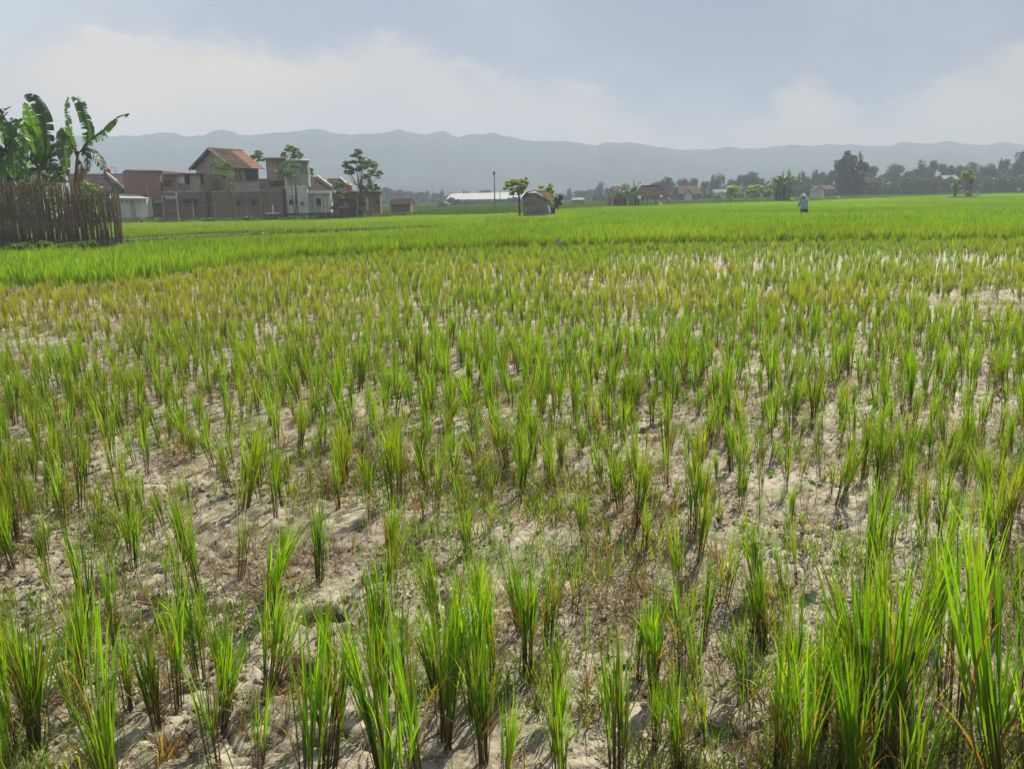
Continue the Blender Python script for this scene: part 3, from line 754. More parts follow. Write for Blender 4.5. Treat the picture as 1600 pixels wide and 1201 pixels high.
def X_(px, py, Y): return P(px, py, Y).x
def Z_(px, py, Y): return P(px, py, Y).z
def pbox(px0, px1, pyt, pyb, Y, dep, mb=None, front=0.0):
    """box whose front face stands at distance Y and spans these picture positions; pyb None = down to the ground"""
    pym = (pyt + (pyb or 335)) / 2
    x0, x1 = X_(px0, pym, Y), X_(px1, pym, Y); z1 = Z_((px0 + px1) / 2, pyt, Y); z0 = -.15 if pyb is None else Z_((px0 + px1) / 2, pyb, Y)
    return (mb or MB()).box(x0, x1, Y - front, Y + dep, z0, z1)
def wroot(name, px, Y, label, cat, group=None): return thing(name, (X_(px, 330, Y), Y, 0), label, cat, group)
def window(root, px0, px1, pyt, pyb, Y, frame=WHITE, pane=GLASS, name='window'):
    x0, x1 = sorted((X_(px0, pyt, Y), X_(px1, pyt, Y))); z1, z0 = Z_(px0, pyt, Y), Z_(px0, pyb, Y); t = .06
    mb = MB().box(x0, x1, Y - .05, Y + .02, z0, z0 + t).box(x0, x1, Y - .05, Y + .02, z1 - t, z1).box(x0, x0 + t, Y - .049, Y + .02, z0 + t, z1 - t).box(x1 - t, x1, Y - .049, Y + .02, z0 + t, z1 - t)
    w_ = child(mb, name, frame, root)
    gchild(MB().box(x0 + t, x1 - t, Y - .022, Y + .02, z0 + t, z1 - t), 'pane', pane, root, w_); return w_
def tiled(mb, q, rows, th=.05, lip=.035):
    """stepped tile courses on a roof slope; q = eave left, eave right, ridge right, ridge left"""
    a, b, c, d = [Vector(p) for p in q]; n = (b - a).cross(d - a).normalized()
    if n.z < 0: n = -n
    for i in range(rows):
        t0, t1 = i / rows, (i + 1) / rows
        p0, p1, p2, p3 = a.lerp(d, t0), b.lerp(c, t0), b.lerp(c, t1), a.lerp(d, t1)
        mb.slab([p0 + n * (th + lip), p1 + n * (th + lip), p2 + n * th, p3 + n * th], th)
    return mb

YH = 86
# 1 house with brown tile roof behind the fence
r = wroot('tiled_house', 165, YH, 'low house with dark brown tiled roof and white verge boards behind the bamboo fence', 'house')
child(pbox(120, 192, 304, None, YH, 5), 'wall', BR2, r)
e0, e1, r1, r0 = P(112, 307, YH - .5), P(199, 303, YH - .5), P(168, 272, YH + 4.5), P(105, 272, YH + 4.5)
child(tiled(MB(), (e0, e1, r1, r0), 9), 'roof', TILE, r)
for (a, b) in (((165, 271), (196, 296)), ((121, 279), (150, 298))):
    p, q = P(*a, YH + 4.3), P(*b, YH - .3); child(MB().prism([p + Vector((-.06, 0, .05)), q + Vector((-.06, 0, .05)), q + Vector((.06, 0, .05)), p + Vector((.06, 0, .05))], (0, 0, .18)), 'verge_board', WHITE, r)
window(r, 160, 170, 308, 316, YH)
r = wroot('red_roof_house', 180, 96, 'house with rusty red tiles under a blue ridge sheet, left of the brick block', 'house')
child(pbox(150, 210, 292, None, 94, 5), 'wall', BR2, r)
child(tiled(MB(), (P(160, 296, 93), P(215, 296, 93), P(210, 274, 97), P(165, 274, 97)), 7), 'roof', TILER, r)
child(pbox(160, 196, 271.5, 274.5, 97, .3), 'ridge_sheet', BLUE, r)
def tank(px, pyt, pyb, Y, label, legs=True):
    c = P(px, pyb, Y); h = Z_(px, pyt, Y) - c.z; w_ = h * .42
    r = thing('water_tank', (c.x, Y, c.z), label, 'water tank')
    child(MB().lathe([(w_ * .9, 0), (w_, h * .08), (w_, h * .3), (w_ * .95, h * .32), (w_, h * .34), (w_, h * .6), (w_ * .95, h * .62), (w_, h * .64), (w_ * .98, h * .82), (w_ * .6, h * .94), (w_ * .3, h * .95)], c, 14), 'tank_body', REDP, r)
    child(MB().lathe([(w_ * .32, h * .95), (w_ * .32, h * 1.02), (w_ * .1, h * 1.06)], c, 10), 'lid', REDP, r)
    return r
tank(170, 263, 271.5, 97, 'small red water tank beside a bent pipe above the blue roof ridge')
r = thing('antenna', tuple(P(178, 271, 97)), 'thin bent metal antenna rising above the blue roof ridge beside the small red tank', 'antenna')
child(MB().tube([P(181, 271, 97), P(179, 262, 97), P(173, 261, 97), P(173.5, 264, 97)], .03, 5), 'mast', CONCD, r)

# 2 white shed
r = wroot('white_shed', 200, 82, 'white shed', 'shed')
child(pbox(178, 230, 309, 340, 82, 1.2), 'wall', PLAST, r)
child(pbox(178, 230, 340, None, 82, 1.1, front=.04), 'base_course', CONC, r)
child(MB().slab([P(172, 309, 81.3), P(231, 310, 81.3), P(214, 303, 85.5), P(171, 302.5, 85.5)], .08), 'roof', METAL, r)
child(pbox(204, 211, 313, 340, 81.95, .1), 'door', DOORB, r)
for px in (184, 191, 198): child(pbox(px - 1, px + 1, 314, 316, 81.96, .1), 'vent', DARK, r)
r['label'] = 'low white block shed with a sloping sheet metal roof, leftmost of the village buildings'

# 3 red brick block
r = wroot('brick_block', 222, 85, 'tall plain windowless red brick building with a flat top, above the white shed', 'house')
child(pbox(195, 252, 267, None, 85, 7), 'wall', BR1, r)
child(MB().slab([P(194, 266.5, 84.9), P(254, 267.5, 84.9), P(252, 266, 92.2), P(196, 264.5, 92.2)], .1), 'coping', CONCD, r)
child(pbox(230.5, 232.5, 290, None, 84.95, .1), 'pillar', CONC, r)
# 4 middle block
r = wroot('flat_roof_house', 285, 84.5, 'flat roofed brick house with dark open upper rooms, left of the gabled house', 'house')
child(pbox(252, 325, 299, None, 84.5, 7), 'lower_wall', BR2, r)
child(pbox(254, 276, 273.5, 299, 84.8, 6), 'upper_wall', BR1, r)
child(pbox(299, 313, 273.5, 299, 84.6, 6), 'upper_wall', BR3, r)
child(pbox(276, 299, 288, 299, 84.7, .2), 'parapet', BR2, r)
child(pbox(276, 299, 273.5, 288, 86.5, 4), 'recess_wall', DARK, r)
child(pbox(278, 288, 273.6, 287, 84.75, .08), 'shutter', PLAST, r)
child(pbox(319, 326, 273.5, 299, 84.6, 6), 'upper_wall', BR2, r)
child(pbox(313, 319, 289, 299, 84.62, 5.9), 'upper_wall', BR2, r)
window(r, 313, 319, 273.7, 289, 84.9, CONCD, DARK)
child(pbox(252, 321, 271, 273.6, 84.3, 7), 'roof', CONCD, r)
child(pbox(256, 268, 281, 292, 84.74, .1), 'window', DARK, r)
child(pbox(252, 325, 298.2, 300.6, 84.4, .3), 'floor_band', CONC, r)
for px in (276.5, 298): child(pbox(px - .9, px + .9, 273.5, 299, 84.5, .3), 'pillar', CONC, r)
for px, t in ((254.5, 306), (301.5, 312)): child(pbox(px - .8, px + .8, t, 340, 84.38, .15), 'pillar', PLAST, r)
def awning(root, px0, px1, pyt, pyb, Y, m, out=.9):
    child(MB().slab([P(px0 + 3, pyb, Y - out), P(px1 + 2, pyb, Y - out), P(px1, pyt, Y), P(px0, pyt, Y)], .05), 'awning', m, root)
awning(r, 257, 274, 306, 310.5, 84.5, METAL); awning(r, 241, 252, 313, 316.5, 84.8, CONC); awning(r, 283, 308, 309.5, 313, 84.5, CONCD)
window(r, 242, 251, 316, 321, 84.96, CONCD, DARK); window(r, 286, 296, 313.5, 318, 84.5, CONCD, DARK); window(r, 302.5, 306, 314, 326, 84.48, CONCD, DARK)
child(pbox(275.8, 277.6, 300.6, None, 84.3, .15), 'post', WHITE, r)

# 5 gabled house, turned
r = wroot('gabled_house', 340, 88, 'tallest brick house, with a steep red and orange gable roof and open balcony', 'house')
A = P(306, 262, 88); A.z = 0; u = Vector((4.95, -2.05, 0)).normalized(); v = Vector((2.05, 4.95, 0)).normalized()
B = A + u * 4.45; Lw = 3.9; C_ = B + v * Lw; D_ = A + v * Lw
ze = Z_(303, 262, 88); za = Z_(333, 234.5, 87.2)
child(MB().prism([A, B, B + Vector((0, 0, ze)), (A + B) / 2 + Vector((0, 0, za)), A + Vector((0, 0, ze))], v * Lw), 'wall', BR3, r)
ov = u * .42; dz = (za - ze) / (4.45 / 2) * .42; fo = v * .5; up = Vector((0, 0, .06))
ap0 = (A + B) / 2 + Vector((0, 0, za)) - fo + up; ap1 = ap0 + v * (Lw + 1.0)
eR0 = B + ov + Vector((0, 0, ze - dz)) - fo + up; eR1 = eR0 + v * (Lw + 1.0); eL0 = A - ov + Vector((0, 0, ze - dz)) - fo + up; eL1 = eL0 + v * (Lw + 1.0)
m1, m2 = eR0.lerp(eR1, .62), ap0.lerp(ap1, .62)
child(tiled(MB(), (eR0, m1, m2, ap0), 8), 'roof', TILEM, r); tag(child(tiled(MB(), (m1, eR1, ap1, m2), 8), 'roof', TILEO, r), 'cleaner orange half of the tiled roof')
child(tiled(MB(), (eL1, eL0, ap0, ap1), 8), 'roof', TILEM, r)
child(MB().tube([ap0 + up, ap1 + up], .13, 6), 'ridge_cap', TILEO, r)
for e in (eL0, eR0):
    child(MB().prism([e - up * 2, ap0 - up * 2, ap0 + Vector((0, 0, .16)), e + Vector((0, 0, .16))], -v * .06), 'verge_board', CONCD if e is eL0 else CONC, r)
nz = Vector((0, 0, 1))
def on_side(o, d_, nrm, s0, s1, z0, z1, nm, m, root, proud=.03):
    p = o + d_ * s0 + nrm * proud; q = o + d_ * s1 + nrm * proud
    return child(MB().prism([p + nz * z0, q + nz * z0, q + nz * z1, p + nz * z1], -nrm * (proud + .03)), nm, m, root)
zf = Z_(385, 284, 89)
on_side(A, u, -v, -.02, 4.47, ze - .1, ze + .05, 'floor_band', CONC, r); on_side(A, u, -v, -.02, 4.47, zf - .1, zf + .08, 'floor_band', CONC, r)
on_side(B, v, u, 0, Lw, zf - .1, zf + .08, 'floor_band', CONC, r, .08)
on_side(B, v, u, .35, .55, zf + .15, zf + 1.1, 'window', DARK, r); on_side(B, v, u, .95, 1.15, zf + .15, zf + 1.1, 'window', DARK, r)
on_side(B, v, u, 1.75, 3.75, zf + .12, zf + 1.15, 'balcony_opening', DARK, r); on_side(B, v, u, 1.65, 1.75, zf + .1, zf + 1.25, 'pillar', CONC, r, .07); on_side(B, v, u, 1.65, 3.85, zf + 1.15, zf + 1.25, 'lintel', CONC, r, .08)
on_side(A, u, -v, 2.1, 2.35, 0, za - .5, 'pillar', CONC, r)
# 6 low wings
r = wroot('brick_wing', 385, 84, 'long brown brick wing with small awned windows below the gabled house', 'house')
child(pbox(325, 446, 299, None, 84, 2.6), 'wall', BR2, r)
child(pbox(405, 446, 279, 299, 85.2, 5), 'upper_wall', BR2, r); child(pbox(421, 443, 282, 291, 85.1, .15), 'window', DARK, r)
child(pbox(366, 405, 285.5, 299, 84.6, 1.6), 'parapet', BR3, r)
child(pbox(325, 446, 298, 300, 83.9, 2.8), 'floor_band', CONC, r)
for px in (372, 396):
    window(r, px - 2.5, px + 2.5, 315, 322, 83.99, CONCD, DARK); awning(r, px - 6, px + 5, 310, 313, 84, CONCD, .7)
child(pbox(322.5, 329, 299, None, 83.7, .4), 'door', DARK, r)
for px in (386, 407, 425): child(pbox(px - .8, px + .8, 300, None, 83.9, .15), 'pillar', CONC, r)
child(pbox(346, 366, 308, 320, 83.95, .1), 'wall_patch', BR1, r)
child(pbox(425.5, 427.5, 320, 333, 83.85, .2), 'pipe', WHITE, r)
child(pbox(415, 438, 332.5, 334.5, 83.5, .5), 'ledge', PLAST, r)
child(pbox(442, 447, 296, None, 83.8, .4), 'dark_gap', DARK, r)  # dark strip at the gap between wing and tower
# 7 tower
r = wroot('concrete_tower_house', 462, 84, 'tall narrow concrete house with a whitewashed lower floor and flat slab roof', 'house')
child(pbox(447, 481, 250, 290, 84, .9), 'upper_wall', CONC, r); child(pbox(447, 481, 290, 333, 83.97, .9), 'lower_wall', PLAST, r)
child(pbox(447, 482, 333, None, 83.9, .9), 'base_course', CONCD, r)
child(pbox(462, 464.5, 290, 333, 83.93, .1), 'seam', CONCD, r)
child(MB().slab([P(460, 249, 83.5), P(484, 250.5, 83.5), P(483, 249, 85.5), P(452, 248.5, 85.5)], .12), 'roof', METAL, r)
child(pbox(416, 447, 247, 283, 86, 4), 'side_wall', BR3, r); child(MB().slab([P(410, 247.5, 85.5), P(447, 247.5, 85.5), P(440, 246, 90), P(414, 245.8, 90)], .15), 'roof', CONCD, r)
window(r, 431, 436, 252, 258, 85.97, CONC, DARK); window(r, 469, 472, 262, 269, 83.97, CONC, DARK)
window(r, 452, 457, 311.5, 320, 83.93, CONCD, DARK); window(r, 469, 475, 315, 321, 83.93, CONC, DARK); window(r, 452, 457, 305, 309, 83.93, PLAST, GLASS)
# 8 white single storey
r = wroot('white_house', 500, 85, 'white single storey house with dark tiles and white fascia, beside the concrete tower', 'house')
child(pbox(482, 517, 302, 332, 85, 1), 'wall', WHITE, r); child(pbox(482, 517, 332, None, 84.9, 1), 'base_course', CONCD, r)
child(pbox(480, 524, 297.5, 301.5, 84.3, .2), 'fascia', WHITE, r)
child(tiled(MB(), (P(479, 298, 84.4), P(525, 298, 84.4), P(503, 277.5, 90), P(481, 276.5, 90)), 9), 'roof', TILE, r)
for (a, b) in (((496, 277.5), (519, 294.5)), ((479, 289), (485, 295))):
    p, q = P(*a, 89), P(*b, 84.8); child(MB().prism([p + Vector((-.06, 0, .1)), q + Vector((-.06, 0, .1)), q + Vector((.06, 0, .1)), p + Vector((.06, 0, .1))], (0, 0, .16)), 'verge_board', WHITE, r)
window(r, 494, 501, 310, 322, 84.97, CONCD, DARK); child(pbox(494.5, 500.5, 323, 332, 84.9, .1), 'panel', METAL, r)
for px in (488, 505, 511): child(pbox(px - .4, px + .4, 303, 332, 84.93, .1), 'seam', CONC, r)
# 8b house behind
r = wroot('tiled_house', 535, 92, 'brown tiled house half hidden by a climbing bush, behind the open tiled shelter', 'house')
child(pbox(518, 552, 300, None, 92, 4), 'wall', BR2, r); child(tiled(MB(), (P(505, 300, 91.5), P(554, 300, 91.5), P(531, 279.5, 96), P(512, 279.5, 96)), 8), 'roof', TILE, r)
p, q = P(531, 279, 95.8), P(543, 290, 93); child(MB().prism([p, q, q + Vector((.12, 0, 0)), p + Vector((.12, 0, 0))], (0, 0, .16)), 'verge_board', WHITE, r)
tank(546, 287, 297.5, 90, 'large bright red water tank on the roof beside the tall slender tree')
# 9 brick low building
r = wroot('low_brick_house', 580, 87, 'low dark brick house with a small white awning, right of the tall slender tree', 'house')
child(pbox(552, 594, 301, None, 87, 1.2), 'wall', BR2, r); child(MB().slab([P(545, 299.5, 86.4), P(597, 299.5, 86.4), P(596, 298.3, 89), P(550, 298.3, 89)], .12), 'roof', CONCD, r)
awning(r, 573, 580, 303, 305, 87, METAL, .6); child(pbox(572, 576, 308, 330, 86.95, .1), 'door', PLAST, r); child(pbox(580, 583, 303, 333, 86.93, .1), 'door', CONC, r); child(pbox(588, 591, 312, 318, 86.95, .1), 'window', DARK, r)
# 10 open tiled shelter
def shelter(name, px0, px1, pe, pr, Y, dep, label, tm, hip=.25, posts=(0.12, .5, .88), dark=True, rows=6):
    r = thing(name, (X_((px0 + px1) / 2, pe, Y), Y, 0), label, 'shelter')
    e = [P(px0, pe, Y), P(px1, pe, Y)]; w_ = (e[1] - e[0]).x; e.append(e[1] + Vector((0, dep, 0))); e.append(e[0] + Vector((0, dep, 0)))
    zr = Z_((px0 + px1) / 2, pr, Y + dep / 2); r0 = Vector((e[0].x + w_ * hip, Y + dep / 2, zr)); r1 = Vector((e[1].x - w_ * hip, Y + dep / 2, zr))
    mb = MB(); tiled(mb, (e[0], e[1], r1, r0), rows); tiled(mb, (e[2], e[3], r0, r1), rows); tiled(mb, (e[1], e[2], r1 + Vector((0, .01, 0)), r1), rows); tiled(mb, (e[3], e[0], r0, r0 + Vector((0, .01, 0))), rows)
    child(mb, 'roof', tm, r); child(MB().tube([r0 + Vector((0, 0, .08)), r1 + Vector((0, 0, .08))], .09, 6), 'ridge_cap', tm, r)
    for f in posts:
        for yy in (.12, dep - .12): child(MB().tube([(e[0].x + w_ * f, Y + yy, -.1), (e[0].x + w_ * f + .03, Y + yy, e[0].z + .05)], .055, 6), 'post', WOODD, r)
    child(MB().box(e[0].x + w_ * .08, e[1].x - w_ * .08, Y + .06, Y + .14, e[0].z - .05, e[0].z + .04), 'beam', WOODD, r)
    if dark: child(MB().box(e[0].x + w_ * .3, e[1].x - w_ * .1, Y + .5, Y + dep - .3, -.1, e[0].z - .05), 'wall', CONCD, r)  # dark block stands in for the shade under the roof
    return r
shelter('open_shelter', 515, 560, 327, 313, 80, 3.2, 'open shelter with a low dark tiled roof, right of the white house', TILE)

# 12 small hut
def hut(name, px0, px1, pyt, pe, Y, dep, label, wm, tm, group=None, gable_front=False, cat='hut', door=True):
    r = thing(name, (X_((px0 + px1) / 2, pe, Y), Y, 0), label, cat, group)
    x0, x1 = X_(px0, pe, Y), X_(px1, pe, Y); ze = Z_((px0 + px1) / 2, pe, Y); zt = Z_((px0 + px1) / 2, pyt, Y); o = (x1 - x0) * .07
    if gable_front:
        xm = (x0 + x1) / 2; child(MB().prism([(x0 + o, Y, -.1), (x1 - o, Y, -.1), (x1 - o, Y, ze), (xm, Y, zt - .06), (x0 + o, Y, ze)], (0, dep, 0)), 'wall', wm, r)
        mb = MB(); a = Vector((xm, Y - .35, zt)); b = Vector((xm, Y + dep + .35, zt)); s = (zt - ze) / (xm - x0)
        for sx in (-1, 1):
            e = Vector((xm + sx * (xm - x0), Y - .35, ze)); tiled(mb, (e, e + Vector((0, dep + .7, 0)), b, a), 5)
        child(mb, 'roof', tm, r)
    else:
        child(MB().box(x0 + o, x1 - o, Y, Y + dep, -.1, ze), 'wall', wm, r); mb = MB(); yr = Y + dep / 2
        for y_ in (Y - .4, Y + dep + .4): tiled(mb, (Vector((x0, y_, ze - .05)), Vector((x1, y_, ze - .05)), Vector((x1 - o, yr, zt)), Vector((x0 + o, yr, zt))), 6)
        child(mb, 'roof', tm, r)
        for xx in (x0 + o, x1 - o): child(MB().prism([(xx - .03, Y, ze), (xx - .03, Y + dep, ze), (xx - .03, yr, zt - .1)], (.06, 0, 0)), 'gable', wm, r)
    if door: child(MB().box(x0 + (x1 - x0) * .42, x0 + (x1 - x0) * .56, Y - .03, Y + .02, -.05, ze * .8), 'door', CONCD, r)
    return r
hut('brick_hut', 608, 643, 311, 319.5, 95, 3, 'small low brick hut with a mossy brown tiled roof standing alone right of the village', BR2, TILE, door=False)
hut('small_white_hut', 682, 702, 316, 319.5, 150, 3, 'tiny pale gabled hut in front of the left end of the long white warehouse', CONC, METAL, gable_front=True)

# bamboo poles + strings before the houses
def stick(name, pts, rad, label, cat='pole', m=BAMBOO, group=None):
    p0 = Vector(pts[0]); o = thing(name, (p0.x, p0.y, 0), label, cat, group)
    return child(MB().tube(pts, rad, 6), 'shaft', m, o)
def pole(px0, py0, px1, pyb, Y, label, rad=.05, m=BAMBOO, name='bamboo_pole'):
    a = P(px0, py0, Y); b = P(px1, pyb, Y); b.z = -.1; r = thing(name, (b.x, b.y, 0), label, 'pole')
    child(MB().tube([b, b.lerp(a, .5) + Vector((.04, 0, 0)), a], [rad, rad * .8, rad * .6], 6), 'shaft', m, r); return r
pole(332, 298, 336.5, 343, 78, 'pale leaning bamboo pole before the gabled house, left one of the pair')
pole(364, 298, 369, 342, 78, 'pale leaning bamboo pole before the gabled house, right one of the pair')
pole(329, 302, 330, 343, 79, 'dark straight stake just left of the leaning bamboo poles', .035)
pole(461, 262, 460.5, 340, 79, 'tall thin dark pole before the whitewashed wall of the tall concrete house', .05, CONCD, 'utility_pole')
pole(558, 240, 558, 341, 78, 'very tall thin grey pole beside the trunk of the tall slender tree', .04, CONC, 'utility_pole')
pole(489, 290, 489.5, 340, 79, 'thin stake before the white house, left of its dark window', .03)
pole(578, 300, 578, 335, 82, 'thin stake before the low dark brick house', .03)
p = pole(772, 269, 773, 330, 135, 'tall dark utility pole with a small box on top, before the warehouse', .11, CONCD, 'utility_pole'); b = P(772, 270, 135)
child(MB().box(b.x - .16, b.x + .16, 134.85, 135.15, b.z - .35, b.z + .2), 'transformer_box', CONCD, p)
pole(781, 297, 781, 330, 190, 'short utility pole behind the tall one, before the warehouse roof', .10, CONCD, 'utility_pole')
pole(676, 296, 676, 325, 170, 'thin distant pole just left of the tiny gabled hut', .06, CONCD, 'utility_pole')
def wire(a, b, Y0, Y1, sag, label, rad=.012):
    p, q = P(*a, Y0), P(*b, Y1); pts = [p.lerp(q, t) - Vector((0, 0, sag * 4 * t * (1 - t))) for t in np.linspace(0, 1, 9)]
    o = MB().tube(pts, rad, 4).build('string_line', ROPE, origin=pts[0]); tag(o, label, 'string')
wire((335, 299), (470, 272), 78, 79, .1, 'pale string sagging from the left leaning bamboo pole up to the tall thin pole')
wire((367, 299), (491, 287), 78, 79, .1, 'pale string stretched from the right leaning bamboo pole towards the white house')
wire((232, 333), (337, 318), 79, 78, .1, 'low pale string stretched before the flat roofed brick house')

# ---------------- middle: warehouse, hut, shelter, far houses
r = wroot('warehouse', 760, 210, 'long low warehouse with a pale metal roof in front of the hazy hills', 'warehouse')
child(pbox(699, 838, 312, None, 210, 14), 'wall', PLAST, r)
child(MB().slab([P(696, 312, 209.5), P(842, 310, 209.5), P(838, 299.5, 218), P(705, 302.5, 218)], .25), 'roof', METAL, r)
child(MB().slab([P(705, 302.5, 218), P(838, 299.5, 218), P(842, 303, 226), P(706, 306, 226)], .25), 'roof', METAL, r)
for px in range(712, 830, 12): child(pbox(px, px + 5, 314.5, 318, 209.9, .2), 'window', GLASS, r)
r = thing('thatched_hut', (X_(838, 330, 64), 64, 0), 'grey walled field hut with a curved brown roof and lean-to, beside the yellow green tree', 'hut')
Yt = 64; x0, x1 = X_(818, 320, Yt), X_(857, 320, Yt); zl, zr_, zt = Z_(818, 308, Yt), Z_(857, 313, Yt), Z_(834, 298.5, Yt)
GREYW = mat('grey_board_wall', (0.27, 0.24, 0.215), .95, .25, 1.6, col2=(0.16, 0.14, 0.125), spec=.1, stretch=(.6, .6, 1.4))
THATCH = mat('old_brown_roof', (0.15, 0.075, 0.05), .95, .35, 3, col2=(0.12, 0.065, 0.045), spec=.05)
xa = X_(832, 300, Yt)
child(MB().prism([(x0, Yt, -.1), (x1, Yt, -.1), (x1, Yt, zr_), (xa + .25, Yt, zt - .12), (xa - .3, Yt, zt - .12), (x0, Yt, zl)], (0, 2.6, 0)), 'wall', GREYW, r)
ridge0 = P(833, 298.5, Yt - .2)
crv = [P(857.5, 314, Yt - .35), P(849, 306.5, Yt - .3), P(841, 301, Yt - .25), ridge0]
crb = [P(866, 315, Yt + 2.7), P(861, 306, Yt + 2.7), P(856, 300.5, Yt + 2.7), P(850, 298, Yt + 2.7)]
mb = MB()
for i in range(3): tiled(mb, (crv[i], crb[i], crb[i + 1], crv[i + 1]), 4, .03, .02)
child(mb, 'roof', THATCH, r)
lf = [Vector((x0 - .16, Yt - .25, zl - .1)), Vector((xa - .45, Yt - .22, zt - .1)), ridge0]; mb = MB()
for i in range(2): tiled(mb, (lf[i + 1], lf[i + 1] + Vector((.2, 2.9, 0)), lf[i] + Vector((.2, 2.9, 0)), lf[i]), 3, .03, .015)
child(mb, 'roof', METAL if False else CONC, r)
child(MB().box(x1 + .02, x1 + .5, Yt + .3, Yt + 2.2, -.1, zr_ - .55), 'lean_to', CONCD, r)
child(MB().slab([(x1 + .02, Yt + .1, zr_ - .2), (x1 + .65, Yt + .1, zr_ - .5), (x1 + .65, Yt + 2.4, zr_ - .5), (x1 + .02, Yt + 2.4, zr_ - .2)], .05), 'lean_to_roof', THATCH, r)
o = MB().add([(x1 - .05, Yt - .08, zr_ - .25), (x1 + .12, Yt - .12, zr_ - .5), (x1 + .2, Yt - .1, zr_ - .85), (x1 + .05, Yt - .06, zr_ - .95), (x1 - .06, Yt - .1, zr_ - .6)], [(0, 1, 2, 3, 4)])
cl = o.build('hanging_cloth', CLOTH, origin=(x1, Yt, zr_ - .6)); tag(cl, 'white cloth hanging at the right corner of the grey field hut', 'cloth'); md = cl.modifiers.new('s', 'SOLIDIFY'); md.thickness = .03
shelter('field_shelter', 996, 1048, 307.5, 291.5, 104, 4.2, 'open field shelter with a rusty red tiled roof on dark posts beside the banana grove', TILEM, .2, (.3, .72), dark=False, rows=8)
for i, (px, py, w_, lb) in enumerate(((999, 309, .22, 'white sack hanging under the left end of the field shelter roof'), (1033, 307.5, .18, 'white bundle hanging under the right half of the field shelter roof'), (1032, 319, .3, 'pale sack lying on the platform of the field shelter'), (1044.5, 312, .3, 'grey cloth hanging right of the field shelter'))):
    c = P(px, py, 103.9); mb = MB().lathe([(w_ * .5, -w_ * .9), (w_ * 1.05, -w_ * .5), (w_, 0), (w_ * .7, w_ * .6), (w_ * .2, w_ * .95)], (0, 0, 0), 8)
    tag(mb.build('sack', CLOTH if i < 3 else CONC, origin=(0, 0, 0), smooth=True), lb, 'sack').location = c
r = thing('bamboo_platform', (X_(1030, 320, 104), 105, 0), 'low dark bamboo platform under the field shelter roof', 'platform')
xx = X_(1030, 320, 104); child(MB().box(xx - .95, xx + .8, 105.2, 107.2, .38, .48), 'deck', WOODD, r)
for dx in (-.85, .7):
    for dy in (105.3, 107.1): child(MB().tube([(xx + dx, dy, -.1), (xx + dx, dy, .38)], .05, 6), 'leg', WOODD, r)
def far_house(px0, px1, pyt, pe, Y, label, wm, tm, gable=None):
    r = hut('village_house', px0, px1, pyt, pe, Y, 6, label, wm, tm, cat='house', door=False)
    if gable:
        g0, g1, gt = gable; a, b = P(g0, pe + 1, Y - 1.2), P(g1, pe + 1, Y - 1.2); t = P((g0 + g1) / 2, gt, Y - 1.2)
        child(MB().prism([Vector((a.x, a.y, 0)), Vector((b.x, b.y, 0)), b, t, a], (0, 3, 0)), 'gable', PLAST, r)
        child(MB().slab([a + Vector((-.4, -.4, -.2)), a + Vector((-.4, 3, -.2)), t + Vector((0, 3, .15)), t + Vector((0, -.4, .15))], .15).slab([b + Vector((.4, -.4, -.2)), b + Vector((.4, 3, -.2)), t + Vector((0, 3, .16)), t + Vector((0, -.4, .16))], .15), 'porch_roof', tm, r)
    for px in np.arange(px0 + 5, px1 - 5, 7.0): window(r, px, px + 2.5, pe + 2, pe + 5, Y - .02)
    return r
far_house(1060, 1097, 291, 303, 190, 'far red roofed house with a small pale front gable among dark trees', CONCD, TILER, (1070, 1081, 297))
far_house(1272, 1307, 290, 296, 210, 'far red roofed house with a bluish white gable left of the tall dark tree', CONCD, TILER, (1273, 1288, 292))
hut('low_metal_shed', 893, 914, 309.5, 312.5, 170, 4, 'far low shed with a white metal roof between field hut and banana grove', CONC, METAL, cat='shed')
far_house(958, 974, 291.5, 297, 150, 'far house whose brown red roof shows above the banana grove', BR2, TILER)
far_house(1473, 1502, 274, 280, 225, 'far house with a dull violet grey roof behind the bush on posts', CONCD, mat('roof_violet_grey', (0.25, 0.22, 0.25), .8, .1, 1))
r = hut('village_house', 20, 62, 262, 268, 50, 3, 'pale grey house wall with a window grille behind the banana plants and fence', CONC, TILE, cat='house', door=False)
for px in (38, 48): window(r, px, px + 7, 274, 292, 49.97)
far_house(1116, 1142, 296, 301, 215, 'far low white house behind the yellow green shrubs', WHITE, CONC)

# small dark field stand
for (px, pyt, pyb, Y, lb) in ((1123, 306, 315, 150, 'small dark wooden stand alone in the far field left of the yellow green shrubs'),):
    a = P(px, pyt, Y); r = thing('field_stand', (a.x, Y, 0), lb, 'stand')
    child(MB().box(a.x - .45, a.x + .45, Y, Y + .9, .8, .95), 'deck', WOODD, r); child(MB().box(a.x - .3, a.x + .25, Y + .1, Y + .8, .95, a.z), 'bundle', CONCD, r)
    for dx in (-.4, .4):
        for dy in (.05, .85): child(MB().tube([(a.x + dx, Y + dy, -.1), (a.x + dx, Y + dy, .8)], .05, 5), 'leg', WOODD, r)
    child(MB().box(a.x + .45, a.x + 1.5, Y + .2, Y + .5, .4, .5), 'ramp', WOODD, r)

